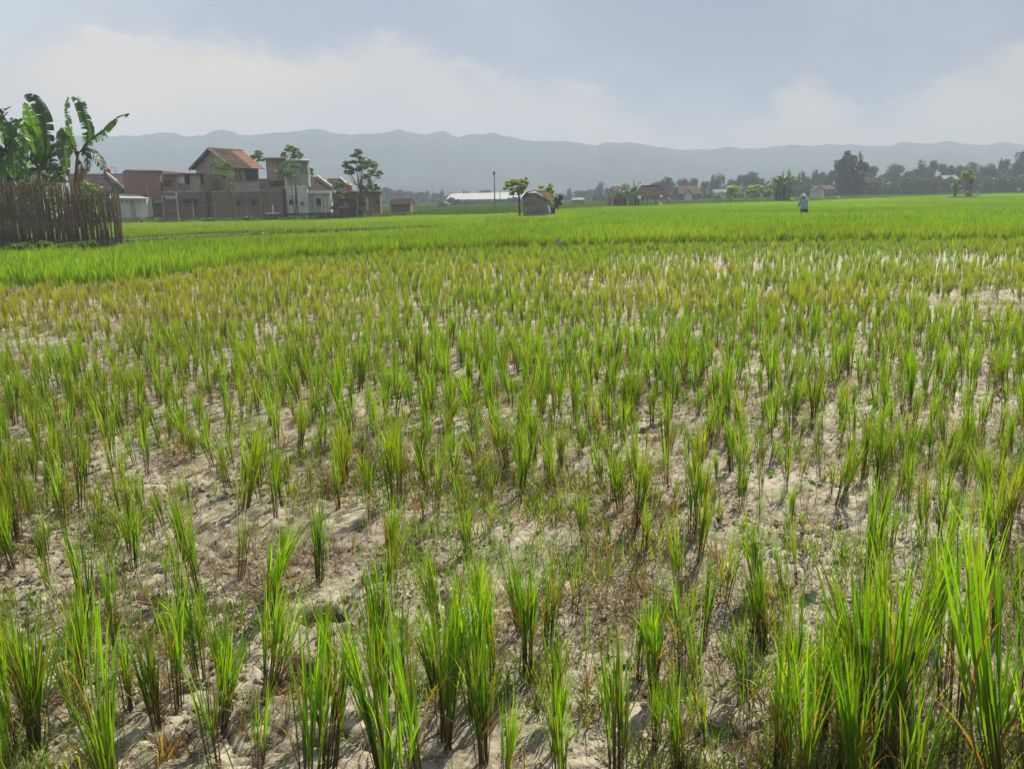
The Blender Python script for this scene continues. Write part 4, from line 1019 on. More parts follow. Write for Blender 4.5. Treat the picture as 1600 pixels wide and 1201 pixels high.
# ================================================================== FENCE
def fence():
    root = thing('bamboo_fence', (X_(90, 380, 31), 31, 0), 'tall dark fence of close upright bamboo stakes round the banana plants', 'fence')
    K = []
    for s in range(7):
        r = random.Random(s); b = [Vector((0, 0, -.0)), Vector((r.uniform(-.03, .03), r.uniform(-.02, .02), .35)), Vector((r.uniform(-.04, .04), r.uniform(-.02, .02), .7)), Vector((r.uniform(-.05, .05), 0, 1.0))]
        K.append(MB().tube(b, [.026, .024, .021, .014], 5).mesh('stake', mat('fence_bamboo', (0.19, 0.155, 0.115), .85, .4, 5, col2=(0.09, 0.075, 0.06), spec=.15)))
    r = random.Random(3); px = -26.0; n = 0
    while px < 184:
        t = (px + 26) / 210; Y = 29.2 + 3.4 * t + r.uniform(-.05, .05)
        top = np.interp(px, [-30, 20, 60, 118, 124, 150, 176, 184], [280, 284, 284, 287, 294, 297, 298, 306]) + r.uniform(-3.5, 6) - (6 if r.random() < .08 else 0)
        tp = P(px, top, Y); o = link('bamboo_stake', K[r.randrange(7)], root); o.location = (tp.x - root.location.x, Y - 31, -.05)
        o.scale = (r.uniform(.75, 1.25), 1, tp.z + .05); lean = r.uniform(-.035, .035) + (r.uniform(.0, .07) * (1 if r.random() < .5 else -1) if px > 130 else 0) + (-.09 if px > 178 else 0)
        o.rotation_euler = (r.uniform(-.03, .03), lean, r.uniform(0, 6.28) * 0); n += 1
        px += r.uniform(.85, 1.7) if px < 128 else r.uniform(1.1, 2.4)
    px = 186.0                                                     # the return going back from the right end
    for j in range(26):
        Y = 32.9 + j * .24 + r.uniform(-.05, .05); tp = P(183.5 - j * .2, 300, Y); o = link('bamboo_stake', K[r.randrange(7)], root); o.location = (tp.x - root.location.x, Y - 31, -.05); o.scale = (1, 1, 2.3 + r.uniform(-.15, .15)); o.rotation_euler = (0, r.uniform(-.05, .05), 0)
    for z, a, b in ((.55, -28, 183), (1.35, -28, 182), (2.0, -28, 150)):
        pts = [Vector((X_(p_, 340, 29.2 + 3.4 * (p_ + 26) / 210), 29.2 + 3.4 * (p_ + 26) / 210 + .06, z + r.uniform(-.05, .05))) for p_ in np.linspace(a, b, 9)]
        child(MB().tube(pts, .022, 5), 'rail', BAMBOO, root)
    print('stakes', n)
fence()
c = P(123, 298, 31); mbp = pole(110, 296, 112, 383, 30.6, 'reddish brown post standing before the middle of the bamboo fence', .03, mat('rust_wood', (0.22, 0.08, 0.04), .8, .3, 3), 'wooden_post')

# ================================================================== BANANAS
BLEAF = leaf_mat('banana_leaf', trans=0.42, rough=0.4, tr=(1.5, 1.8, .45), col=(0.07, 0.135, 0.035), col2=(0.035, 0.08, 0.025), nscale=.8, spec=.5)
BLEAFL = leaf_mat('banana_leaf_light', trans=0.5, rough=0.35, tr=(1.5, 1.7, .45), col=(0.11, 0.20, 0.03), col2=(0.07, 0.14, 0.025), nscale=.8, spec=.5)
BDRY = leaf_mat('banana_leaf_dry', trans=0.25, rough=0.8, tr=(1.2, 1, .7), col=(0.17, 0.11, 0.06), col2=(0.07, 0.045, 0.03), nscale=.9, spec=.1)
BSTEM = mat('banana_pseudostem', (0.22, 0.17, 0.08), .6, .35, 2, col2=(0.10, 0.07, 0.04), stretch=(2, 2, .6))
def spline(pts, n):
    pts = [Vector(p) for p in pts]; q = [pts[0] * 2 - pts[1]] + pts + [pts[-1] * 2 - pts[-2]]; out_ = []
    m_ = len(pts) - 1
    for i in range(n + 1):
        t = i / n * m_; k_ = min(int(t), m_ - 1); f = t - k_; a, b, c, d = q[k_:k_ + 4]
        out_.append(.5 * ((2 * b) + (c - a) * f + (2 * a - 5 * b + 4 * c - d) * f * f + (3 * b - a - 3 * c + d) * f ** 3))
    return out_
def banana_leaf(pts, width, face, seed, tat=.5, droop=.5, n=34):
    """a midrib with blades on both sides, torn into strips; face = direction the blade's upper side looks"""
    r = random.Random(seed); c = spline(pts, n); mb = MB(); mb.tube(c, [.028 * (1 - .75 * i / n) for i in range(n + 1)], 4)
    face = Vector(face).normalized()
    for sgn in (-1, 1):
        i = 4; dr = r.uniform(0, .4)
        while i < n:
            run = 1 if r.random() < tat else r.randint(2, 6); j = min(n, i + run); dr = r.uniform(.1, 1.0) * droop if r.random() < .8 else dr * .6
            gone = r.random() < tat * .12; pull = r.choice([0, 0, .2, .5, .8, 1.1])
            rows = []
            for k_ in range(i, j + 1):
                t = k_ / n; tan_ = (c[min(k_ + 1, n)] - c[max(k_ - 1, 0)]).normalized(); side = tan_.cross(face).normalized() * sgn; nr = side.cross(tan_).normalized() * sgn
                if nr.dot(face) < 0: nr = -nr
                w_ = width * .5 * (sin(pi * min(1, (t - .08) / .92) ** .8) ** .6 if t > .08 else 0.05) * (r.uniform(.75, 1.05) if run == 1 else 1)
                if k_ == j and run > 1: w_ *= .96
                back = tan_ * (-(c[1] - c[0]).length * (pull if k_ == j else 0)); p0 = c[k_]; p1 = p0 + side * w_ * .5 + nr * w_ * .12 - Vector((0, 0, w_ * dr * .25)) + tan_ * w_ * .15 + back * .6; p2 = p0 + side * w_ * (1 - .3 * dr) - nr * w_ * .06 - Vector((0, 0, w_ * dr * .9)) + tan_ * w_ * .35 + back
                rows.append((p0, p1, p2))
            if not gone:
                o = len(mb.v); sh = .8 if r.random() < tat else 1.0
                for q_ in rows: mb.v += [tuple(q_[0]), tuple(q_[1]), tuple(q_[1].lerp(q_[2], 1.0))]
                for q_ in range(len(rows) - 1):
                    a = o + q_ * 3; mb.f += [(a, a + 1, a + 4, a + 3), (a + 1, a + 2, a + 5, a + 4)]
            i = j
    return mb
def banana(root_px, Y, top_px, leaves, label, srad=.13, group=None):
    b = P(root_px, 380, Y); b.z = 0; t = P(*top_px, Y)
    r = thing('banana_plant', (b.x, Y, 0), label, 'banana plant', group)
    child(MB().tube([b + Vector((0, 0, -.1)), b.lerp(t, .3) + Vector((.03, 0, 0)), b.lerp(t, .7), t], [srad * 1.3, srad * 1.1, srad * .8, srad * .45], 10), 'pseudostem', BSTEM, r, True)
    for k_, (px_l, dys, w_, face, mt, tat, dr) in enumerate(leaves):
        pts = [P(p_[0], p_[1], Y + d_) for p_, d_ in zip(px_l, np.linspace(0, dys, len(px_l)))]
        child(banana_leaf(pts, w_ * .80, face, hash_i(root_px, k_), min(.9, tat * 1.1 + .22), dr + .15, 44), 'leaf', mt, r)
    return r
def hash_i(a, b): return int(a * 31 + b * 7) & 0xffff
Fd, Fu, Fl, Fr = (0, -1, .25), (0, -.3, 1), (-.6, -.8, .2), (.6, -.8, .3)
banana(112, 36.5, (122, 236), [
    ([(121, 240), (109, 205), (104, 172), (106, 151)], .3, .75, Fl, BLEAF, .7, .6),
    ([(123, 240), (136, 224), (135, 190), (124, 160), (112, 151)], -.3, .7, Fr, BLEAF, .6, .7),
    ([(123, 240), (138, 222), (160, 206), (182, 186), (203, 177)], -.2, .8, (.2, -.5, .8), BLEAFL, .55, .8),
    ([(123, 238), (138, 232), (152, 243), (160, 256), (166, 272)], -.5, .75, (.5, -.4, .7), BLEAF, .75, .9),
    ([(121, 240), (110, 232), (100, 250), (95, 268)], -.8, .6, Fl, BLEAF, .5, .8),
    ([(120, 245), (102, 208), (99, 235), (106, 276)], -.9, .8, Fd, BLEAFL, .08, .1),
    ([(120, 240), (105, 225), (90, 226), (78, 240)], .2, .65, Fl, BLEAF, .7, .8),
    ([(124, 238), (132, 236), (137, 252), (134, 272)], -.4, .5, Fr, BLEAF, .8, .6),
    ([(119, 242), (112, 222), (98, 212), (84, 218)], .5, .6, (-.3, -.3, 1), BLEAF, .7, .8),
    ([(121, 246), (128, 262), (124, 285), (122, 300)], -.3, .4, Fd, BDRY, .8, .5)], 'ragged banana plant with torn drooping leaves, rightmost behind the bamboo fence')
banana(62, 36, (62, 262), [
    ([(63, 266), (72, 232), (70, 190), (56, 158), (37, 149)], .4, .8, (.5, -.8, .1), BLEAF, .08, .2),
    ([(61, 266), (58, 238), (51, 205), (46, 182), (38, 160)], -.5, .9, Fd, BLEAFL, .12, .15),
    ([(60, 264), (48, 232), (33, 200), (16, 184)], .2, 1.0, (-.3, -.7, .6), BLEAFL, .25, .5),
    ([(64, 264), (78, 244), (92, 236), (104, 246)], .2, .9, Fu, BLEAF, .4, .6),
    ([(64, 266), (76, 256), (88, 266), (98, 286)], -.4, .95, (.3, -.6, .6), BLEAF, .1, .4),
    ([(60, 264), (46, 248), (34, 252), (24, 268)], -.3, .9, Fl, BLEAFL, .4, .6),
    ([(61, 268), (50, 262), (42, 275), (38, 292)], -.6, .6, Fl, BLEAF, .5, .6),
    ([(63, 262), (66, 235), (60, 205), (47, 190)], .7, .9, Fd, BLEAFL, .2, .3),
    ([(62, 262), (68, 245), (80, 228), (95, 222)], .8, .8, Fu, BLEAF, .5, .6),
    ([(63, 268), (74, 276), (90, 282), (112, 284)], -.9, .6, Fu, BLEAFL, .4, .5)], 'middle banana plant behind the fence, its tallest dark leaf curling over to the left')
banana(14, 35, (12, 236), [
    ([(12, 240), (6, 210), (-6, 190), (-22, 186)], .3, 1.0, Fl, BLEAFL, .4, .6),
    ([(12, 240), (22, 215), (32, 218), (40, 240)], -.3, 1.0, (.4, -.6, .6), BLEAFL, .4, .6),
    ([(11, 238), (8, 205), (0, 190), (-8, 180)], .6, .9, Fd, BLEAF, .3, .5),
    ([(12, 240), (16, 212), (10, 188), (-4, 172), (-10, 166)], -.2, .8, Fr, BLEAF, .5, .5),
    ([(10, 240), (0, 228), (-10, 240), (-18, 262)], -.6, 1.0, Fl, BLEAFL, .4, .6),
    ([(13, 242), (26, 236), (32, 256), (34, 280)], -.6, .9, Fr, BLEAFL, .4, .6),
    ([(12, 242), (18, 235), (20, 255), (22, 278)], -.9, .9, Fd, BLEAFL, .4, .4),
    ([(11, 244), (4, 240), (2, 262), (4, 290)], -.9, .8, Fd, BLEAFL, .5, .4),
    ([(12, 248), (20, 262), (18, 290), (16, 325)], -.5, .7, Fd, BDRY, .7, .4),
    ([(11, 248), (4, 262), (6, 300), (4, 335)], -.4, .8, Fd, BDRY, .7, .4),
    ([(12, 248), (12, 270), (10, 300), (10, 340)], -.7, .7, Fd, BDRY, .7, .4),
    ([(10, 240), (2, 178), (10, 170), (18, 166)], .1, .3, Fu, BDRY, .9, .4)], 'leftmost banana plant at the picture edge, with brown dead leaves hanging round its stem')

def generic_banana(seed, H, nl, dry=2):
    """meshes of one banana plant at the origin"""
    r = random.Random(seed); parts = [('pseudostem', MB().tube([(0, 0, -.1), (.03, 0, H * .3), (0, .02, H * .55)], [.16, .13, .07], 7).mesh('pseudostem', BSTEM, True))]
    for k_ in range(nl + dry):
        a = k_ * 2.4 + r.uniform(-.3, .3); L = H * r.uniform(.52, .72); e = r.uniform(.15, 1.3); d = k_ >= nl
        o = Vector((0, 0, H * .52)); out_ = Vector((cos(a), sin(a), 0))
        if d: pts = [o - Vector((0, 0, .1)), o + out_ * .25, o + out_ * .3 - Vector((0, 0, L * .4)), o + out_ * .2 - Vector((0, 0, L * .8))]
        else: pts = [o, o + (out_ * sin(e) * .35 + Vector((0, 0, cos(e) * .35 + .12))) * L, o + (out_ * sin(e) * .75 + Vector((0, 0, cos(e) * .75 + .08))) * L, o + (out_ * sin(e) * 1.05 + Vector((0, 0, cos(e) * .9 - .25 * sin(e)))) * L]
        face = (Vector((0, 0, 1)) - out_ * .5) if e > .5 else (-out_ + Vector((r.uniform(-1, 1), r.uniform(-1, 1), .4)))
        parts.append(('leaf', banana_leaf(pts, L * .19, face, seed * 13 + k_, .35, .5, 16).mesh('leaf', BDRY if d else (BLEAFL if r.random() < .3 else BLEAF))))
    return parts
GB = [generic_banana(s, 4.0, 9, 2) for s in range(4)]
def put_banana(px, Y, pyt, label, group, kind, rz):
    x = X_(px, 310, Y); z = Z_(px, pyt, Y) * .88; r = thing('banana_plant', (x, Y, 0), label, 'banana plant', group); r.rotation_euler = (0, 0, rz); s = z / 3.9; r.scale = (s, s, s)
    for nm, me in GB[kind]: link(nm, me, r)
for i, (px, Y, pt) in enumerate(((952, 112, 296), (960, 114, 293), (969, 112, 292), (978, 113, 291), (986, 112, 287), (992, 113, 279), (973, 116, 290), (964, 111, 298), (998, 115, 292))):
    put_banana(px, Y, pt, '%s banana plant from the left in the grove beside the field shelter' % ORD[sorted([952, 960, 969, 978, 986, 992, 973, 964, 998]).index(px)], 'banana grove beside the field shelter', i % 4, i * 1.7)
for i, (px, Y, pt) in enumerate(((1217, 128, 270), (1224, 129, 265), (1231, 128, 267), (1212, 130, 274), (1226, 131, 270), (1220, 127, 277))):
    put_banana(px, Y, pt, '%s banana stem from the left in the clump left of the stooping farmer' % ORD[sorted([1217, 1224, 1231, 1212, 1226, 1220]).index(px)], 'banana clump left of the farmer', i % 4, i * 2.1)
for px, Y, pt, lb in ((1446, 225, 281, 'far banana plant before the dark trees left of the bush on posts'), (1452, 228, 283, 'small far banana plant beside the larger one before the dark trees'), (1378, 220, 276, 'far banana plant at the right foot of the tall dark tree')):
    put_banana(px, Y, pt, lb, None, 1, px)

# ================================================================== TREES
LF_far = leaf_mat('tree_leaves_dark', trans=.25, rough=.6, tr=(1.3, 1.5, .5), col=(0.055, 0.095, 0.028), col2=(0.028, 0.052, 0.018), nscale=.25, spec=.2)
LF_mid = leaf_mat('tree_leaves_mid', trans=.5, rough=.5, tr=(1.5, 1.7, .6), col=(0.14, 0.20, 0.07), col2=(0.06, 0.10, 0.035), nscale=.5, spec=.3)
LF_yel = leaf_mat('tree_leaves_yellow_green', trans=.5, rough=.5, tr=(1.4, 1.5, .4), col=(0.34, 0.42, 0.08), col2=(0.20, 0.27, 0.05), nscale=.7, spec=.3)
LF_bri = leaf_mat('shrub_leaves_bright', trans=.5, rough=.5, tr=(1.4, 1.5, .4), col=(0.40, 0.55, 0.09), col2=(0.22, 0.36, 0.06), nscale=.7, spec=.3)
BARK = mat('bark', (0.14, 0.11, 0.085), .95, .3, 3, spec=.1)
def crown_mesh(name, m, blobs, n, leaf, seed, flat=.6):
    """leaf cards spread through ellipsoid clumps: blobs = (x, y, z, rx, ry, rz)"""
    r = np.random.default_rng(seed); B_ = np.array(blobs, float); vol = (B_[:, 3] * B_[:, 4] * B_[:, 5]) ** .7; pick = r.choice(len(B_), n, p=vol / vol.sum())
    d = r.normal(size=(n, 3)); d /= np.linalg.norm(d, axis=1)[:, None]; rad = r.random(n) ** .45
    c = B_[pick, :3] + d * rad[:, None] * B_[pick, 3:6]
    a = r.normal(size=(n, 3)); a[:, 2] *= flat; a /= np.linalg.norm(a, axis=1)[:, None]; b = np.cross(a, r.normal(size=(n, 3))); b /= np.linalg.norm(b, axis=1)[:, None]
    s = leaf * r.uniform(.6, 1.3, n)[:, None]
    V = np.stack([c - a * s, c - b * s * .45, c + a * s, c + b * s * .45], 1).reshape(-1, 3)
    F = np.arange(n * 4).reshape(n, 4); return np_mesh(name, V, F, m)
def limbs(h, blobs, seed, r0=.16, base=(0, 0)):
    r = random.Random(seed); mb = MB(); x, y = base
    tz = h * .55; mb.tube([(x, y, -.15), (x + r.uniform(-.08, .08) * h * .3, y, tz * .5), (x + r.uniform(-.1, .1) * h * .3, y, tz), (x, y, h * .85)], [r0, r0 * .75, r0 * .5, r0 * .15], 7)
    for b in blobs[:9]:
        s = Vector((x, y, tz * r.uniform(.5, 1.1))); e = Vector(b[:3]); mb.tube([s, s.lerp(e, .5) + Vector((0, 0, -.04 * h)), e], [r0 * .4, r0 * .25, r0 * .08], 5)
    return mb
def round_blobs(seed, w, h, lo=.25, k=12, spiky=0):
    r = random.Random(seed); B_ = []
    for i in range(k):
        z = r.uniform(lo, .92); q = sin(pi * ((z - lo) / (1 - lo) * .8 + .15)) ** .6; a = r.uniform(0, 6.28); d = w * .5 * q * r.uniform(.15, .75)
        s = w * r.uniform(.13, .26) * (1 - spiky * .4); B_.append((d * cos(a), d * sin(a), h * z, s, s, s * (r.uniform(.6, .9) + spiky * 1.2)))
    return B_
# shared meshes for the far trees (height 1, width 1 before scaling)
FT = []
for s in range(9):
    sp = 1 if s in (7, 8) else 0
    B_ = round_blobs(s + 40, 1.0, 1.0, .12 if s % 3 else .28, 16 + s % 4 * 3, sp)
    FT.append((crown_mesh('crown', LF_far, B_, 3600, .036, s + 60), limbs(1.0, B_, s, .03).mesh('trunk', BARK)))
palm_b = [(.42 * cos(a) * .5, .42 * sin(a) * .5, .86, .2, .2, .05) for a in np.linspace(0, 6.28, 8)]
def far_tree(px, pyt, wpx, Y, kind, label, group=None, name='tree', low=None):
    x = X_(px, 300, Y); z = Z_(px, pyt, Y); w_ = wpx / 1350 * Y
    r = thing(name, (x, Y, 0), label, 'tree', group); r.scale = (w_, w_, z); r.rotation_euler = (0, 0, px * 1.37)
    link('crown', FT[kind][0], r); link('trunk', FT[kind][1], r)
ROW = [(590, 297, 26), (603, 293, 26), (614, 297, 24), (627, 297, 30), (641, 301, 24), (655, 300.5, 26), (668, 299, 13), (679, 303, 22), (691, 298.5, 13), (703, 302, 26),
       (727, 299, 16), (757, 298, 34), (872, 303, 26), (889, 294, 9), (903, 299, 26), (921, 296, 26), (938, 286, 19), (951, 294, 16), (963, 292, 22), (978, 287, 14), (1009, 290, 22), (1022, 287, 20), (1040, 277, 26), (1054, 287, 20), (1068, 280, 20),
       (1084, 280, 20), (1100, 284, 22), (1115, 273, 17), (1126, 274, 17), (1140, 281, 22), (1153, 275, 18), (1170, 270, 30), (1187, 280, 24), (1206, 282, 24), (1238, 275, 26), (1251, 268, 14), (1262, 276, 20), (1273, 265, 16), (1287, 270, 24), (1299, 268, 22),
       (1364, 261, 30), (1383, 269, 22), (1400, 260, 34), (1417, 268, 18), (1432, 254, 26), (1444, 262, 20), (1455, 253, 20), (1468, 257, 22), (1480, 258, 22), (1495, 262, 22), (1512, 254, 28), (1528, 262, 20), (1541, 258, 26), (1563, 250, 26), (1577, 264, 22), (1586, 256, 24), (1601, 235, 34), (1616, 250, 34), (1640, 255, 36), (1552, 268, 20)]
def near_landmark(px):
    for lim, t in ((650, 'right of the village behind the small brick hut'), (715, 'left of the long warehouse'), (800, 'behind the warehouse roof'), (930, 'right of the grey field hut'), (1000, 'behind the banana grove'), (1060, 'behind the red roofed field shelter'),
                   (1110, 'around the far red roofed house'), (1210, 'behind the yellow green shrubs'), (1300, 'between the banana clump and the tall dark tree'), (1390, 'just right of the tall dark tree'), (1480, 'left of the bush on posts'), (1560, 'behind the bush on posts'), (9999, 'at the right edge of the view')):
        if px < lim: return t
cnt_ = {}
for i, (px, pt, w_) in enumerate(sorted(ROW)):
    Y = 300 if px < 940 else 232 + (i * 37 % 30)
    k_ = 7 + i % 2 if w_ < 18 else i % 7
    kd = 'narrow' if w_ < 18 else 'rounded'; cnt_[(kd, near_landmark(px))] = cnt_.get((kd, near_landmark(px)), 0) + 1; look = '%s %s far tree %s' % (ORD[cnt_[(kd, near_landmark(px))] - 1], kd, near_landmark(px))
    far_tree(px, pt, w_ * 1.25, Y, k_, look, 'far ' + ('narrow' if w_ < 18 else 'rounded') + ' trees ' + near_landmark(px))
# second, lower belt of undergrowth in front of the row
V_blobs = []
r_ = random.Random(77)
for px in np.arange(586, 1660, 5.0):
    Y = 285 if px < 930 else r_.uniform(214, 226)
    if 700 < px < 840: Y = 200
    h = Z_(px, r_.uniform(-3, 5) + np.interp(px, [590, 700, 830, 950, 1060, 1200, 1300, 1400, 1600, 1700], [307, 310, 310, 303, 298, 290, 286, 280, 274, 270]), Y)
    if any(a < px < b for a, b in ((716, 790), (1064, 1092), (1274, 1304))): h *= .52
    V_blobs.append((X_(px, 305, Y), Y + r_.uniform(-3, 3), h * .45, Y * .0035 * r_.uniform(.7, 1.4), 2.5, h * .55))
o = link('far_undergrowth', crown_mesh('far_undergrowth', LF_far, V_blobs, 60000, .55, 5)); tag(o, kind='stuff')

# individual trees
def own_tree(name, px, Y, blobs_px, n, leaf, m, label, trunk_px=None, r0=.12, group=None, depth=1.0, seed=0, low=None, extra=None):
    """crown clumps given as (px, py, radius px x, radius px z) at distance Y"""
    x = X_(trunk_px or px, 325, Y); r = thing(name, (x, Y, 0), label, 'tree', group); B_ = []; rr = random.Random(seed + int(px)); q = Y / 1350
    for (bx, by, rx, rz) in blobs_px:
        c = P(bx, by, Y); B_.append((c.x - x, rr.uniform(-1, 1) * depth, c.z, rx * q, rx * q * .9, rz * q))
    if m is not LF_far or n < 1000:                            # break every clump into loose sprays
        S_ = []
        for (ax, ay, az_, bx_, by_, bz_) in B_:
            for _ in range(7):
                u_ = Vector((rr.gauss(0, 1), rr.gauss(0, 1), rr.gauss(0, 1))).normalized() * rr.uniform(.3, 1.15); f_ = rr.uniform(.34, .58)
                S_.append((ax + u_.x * bx_, ay + u_.y * by_, az_ + u_.z * bz_, bx_ * f_ * 1.2, by_ * f_, bz_ * f_ * .8))
        cr = crown_mesh('crown', m, S_, int(n * (.75 if m is LF_mid and Y < 83 else .72 if m is LF_mid else 1.15)), leaf * (.9 if m is LF_mid else 1.2), seed + 3)
    else: cr = crown_mesh('crown', m, B_, n, leaf, seed + 3)
    link('crown', cr, r)
    top = max(b[2] for b in B_); mb = MB()
    lowb = min(b[2] - b[5] for b in B_); fork = max(lowb, top * .35)
    cx_ = sum(b[0] for b in B_) / len(B_)
    mb.tube([(0, 0, -.15), (cx_ * .15, .03, fork * .5), (cx_ * .4, 0, fork), (cx_ * .8, 0, top * .85)], [r0, r0 * .8, r0 * .6, r0 * .15], 7)
    for b in B_:
        s = Vector((cx_ * .3, 0, fork * rr.uniform(.75, 1.15))); e = Vector(b[:3]); mid_ = s.lerp(e, .5) + Vector((0, 0, -.05 * top)); mb.tube([s, mid_, e], [r0 * .4, r0 * .25, r0 * .06], 5)
    link('trunk', mb.mesh('trunk', BARK), r); return r
own_tree('tree', 562, 84, [(561, 238, 7, 5), (553, 243, 6, 4), (557, 252, 9, 5), (545, 259, 8, 5), (538, 267, 5, 4), (566, 254, 9, 5), (578, 254, 8, 5), (585, 259, 6, 4), (570, 263, 9, 5), (556, 266, 8, 5), (583, 268, 6, 4), (591, 269, 5, 3), (572, 275, 7, 5), (586, 275, 5, 3), (549, 270, 5, 3), (580, 292, 6, 3), (588, 290, 4, 3), (563, 246, 6, 4)],
         3000, .17, LF_mid, 'tall slender tree with an airy crown above the low dark brick house', 562, .13, seed=1)
own_tree('tree', 579, 88, [(577, 282, 4, 4), (580, 290, 5, 5), (574, 296, 4, 4), (586, 296, 6, 3), (592, 295, 4, 3)], 500, .16, LF_mid, 'thin small tree standing just right of the tall slender tree', 578, .07, seed=2)
own_tree('climbing_plant', 563, 81, [(563, 292, 4, 7), (564, 303, 5, 9), (565, 316, 5, 9), (564, 328, 6, 9)], 1500, .14, LF_mid, 'dark column of creeper wrapped round the foot of the tall slender tree', 564, .10, seed=3)['category'] = 'climbing plant'
own_tree('bush', 533, 86, [(531, 289, 8, 5), (524, 291, 5, 4), (534, 300, 6, 4)], 600, .15, LF_mid, 'green climbing bush spread over the brown tiled roof behind the open shelter', 533, .06, seed=4)['category'] = 'bush'
own_tree('bush', 534, 82, [(532, 308, 6, 4), (537, 311, 6, 3)], 500, .13, LF_yel, 'small yellow green bush growing behind the dark roof of the open shelter', 534, .05, seed=5)['category'] = 'bush'
own_tree('young_tree', 347, 80, [(345, 252, 8, 6), (338, 258, 7, 6), (352, 260, 9, 7), (343, 267, 11, 7), (356, 270, 9, 6), (347, 276, 13, 6), (338, 274, 8, 6), (358, 281, 6, 4), (363, 290, 4, 5), (366, 302, 3, 5)], 1500, .13, LF_mid, 'young feathery tree with a thin leaning trunk before the gabled house', 366, .05, seed=6)
own_tree('tree', 402, 95, [(402, 239, 7, 4), (397, 244, 7, 4), (407, 244, 6, 4), (403, 249, 5, 3)], 700, .17, LF_mid, 'small rounded tree showing between the gabled house and the tall concrete house', 405, .08, seed=7)
own_tree('tree', 455, 95, [(455, 231, 6, 4), (448, 236, 7, 4), (459, 237, 7, 4), (445, 242, 6, 3), (455, 243, 8, 4), (468, 244, 6, 4), (471, 239, 3, 3), (440, 246, 5, 2)], 1200, .17, LF_mid, 'tree whose crown rises above the flat roof of the tall concrete house', 456, .1, seed=8)
own_tree('young_tree', 446, 80, [(447, 256, 9, 6), (438, 264, 8, 6), (452, 266, 9, 7), (459, 258, 8, 6), (444, 273, 10, 6), (456, 275, 7, 5), (433, 274, 6, 4)], 1300, .13, LF_mid, 'young tree with thin olive foliage before the wall of the tall concrete house', 460, .05, seed=9)
own_tree('tree', 485, 95, [(485, 265, 4, 3), (483, 270, 3, 3), (487, 272, 3, 3)], 220, .16, LF_mid, 'tiny tree top showing just right of the tall concrete house', 485, .06, seed=10)
own_tree('tree', 808, 66, [(815, 283, 7, 4), (806, 285, 9, 4), (796, 287, 8, 3), (793, 293, 8, 4), (804, 295, 10, 4), (816, 291, 8, 5), (820, 286, 5, 5), (812, 300, 8, 4), (800, 301, 6, 3), (822, 279, 2, 3)], 1700, .10, LF_yel, 'yellow green leafy tree leaning over the left side of the grey field hut', 812, .09, seed=11)
own_tree('tree', 858, 68, [(857, 294, 4, 5), (860, 289, 3, 4), (853, 298, 5, 4), (862, 300, 4, 4), (845, 293, 4, 3), (860, 308, 4, 5)], 420, .09, LF_yel, 'wispy half bare tree behind the right end of the grey field hut roof', 860, .05, seed=12)
own_tree('bush', 871, 74, [(869, 311, 5, 4), (874, 315, 5, 4), (870, 320, 5, 4), (876, 309, 3, 3)], 500, .12, LF_far, 'dark bush right of the lean-to of the grey field hut', 871, .05, seed=13)['category'] = 'bush'
for i, (px, bl, lb) in enumerate(((1143, [(1137, 293, 6, 2.5), (1145, 293, 8, 3), (1152, 296, 6, 3), (1141, 299, 6, 3), (1146, 304, 5, 4), (1136, 306, 4, 3), (1141, 311, 4, 3)], 'leftmost yellow green umbrella shaped shrub in the far field'),
                                  (1180, [(1171, 294, 5, 3), (1179, 292, 8, 3), (1187, 294, 6, 3), (1190, 299, 4, 4), (1170, 300, 4, 3), (1166, 305, 4, 3), (1180, 298, 8, 3), (1189, 305, 3, 3)], 'wide yellow green shrub with an arched crown left of the banana clump'),
                                  (1199, [(1199, 300, 6, 3), (1202, 304, 4, 3), (1195, 306, 4, 3)], 'smallest yellow green shrub, touching the banana clump'))):
    own_tree('shrub', px, 135, bl, 900, .15, LF_bri, lb, px, .06, seed=20 + i)['category'] = 'shrub'
own_tree('tree', 1329, 190, [(1329, 240, 5, 5), (1322, 247, 8, 6), (1337, 248, 8, 6), (1348, 250, 3, 8), (1315, 254, 8, 6), (1330, 257, 12, 8), (1343, 260, 9, 8), (1312, 264, 10, 7), (1350, 262, 4, 8), (1325, 270, 16, 9), (1345, 274, 12, 9), (1312, 280, 12, 8), (1333, 284, 16, 9), (1352, 286, 10, 8), (1318, 294, 14, 7), (1340, 296, 18, 7), (1362, 294, 12, 8), (1370, 299, 9, 4), (1310, 258, 3, 7), (1341, 243, 2, 6)],
         7000, .30, LF_far, 'tallest dark bushy tree with a spiky crown in the right part of the far row', 1332, .3, depth=2.0, seed=30)
# bush on posts
r = thing('post_platform', (X_(1508, 305, 118), 118, 0), 'low dark platform of sticks and earth carrying posts in the far right field', 'platform')
x0, x1 = X_(1492, 306, 118), X_(1530, 306, 118)
child(MB().prism([(x0, 118, 0), (x1, 118, 0), (x1 - .3, 118, .55), (x0 + .05, 118, .6)], (0, 2, 0)), 'deck', WOODD, r)
for px, t in ((1493, 281), (1494.5, 286), (1516, 283), (1519.5, 280)): a = P(px, t, 118.3); child(MB().tube([(a.x + .05, 118.3, 0), (a.x, 118.3, a.z * .5), (a.x - .03, 118.3, a.z)], [.13, .10, .07], 6), 'post', WOODD, r)
child(MB().tube([P(1520, 306, 117.9), P(1527, 304, 117.9), P(1535, 308, 117.9)], .1, 5), 'log', PLAST, r)
own_tree('bush', 1509, 119, [(1503, 272, 6, 4), (1513, 273, 7, 5), (1509, 268, 6, 3), (1516, 280, 5, 4), (1503, 280, 5, 4), (1500, 289, 6, 4), (1512, 284, 6, 3), (1513, 301, 6, 4), (1507, 303, 5, 3), (1497, 285, 5, 3)], 1500, .15, LF_yel, 'yellow green bush growing round the posts of the dark stick platform', 1510, .07, seed=31)['category'] = 'bush'
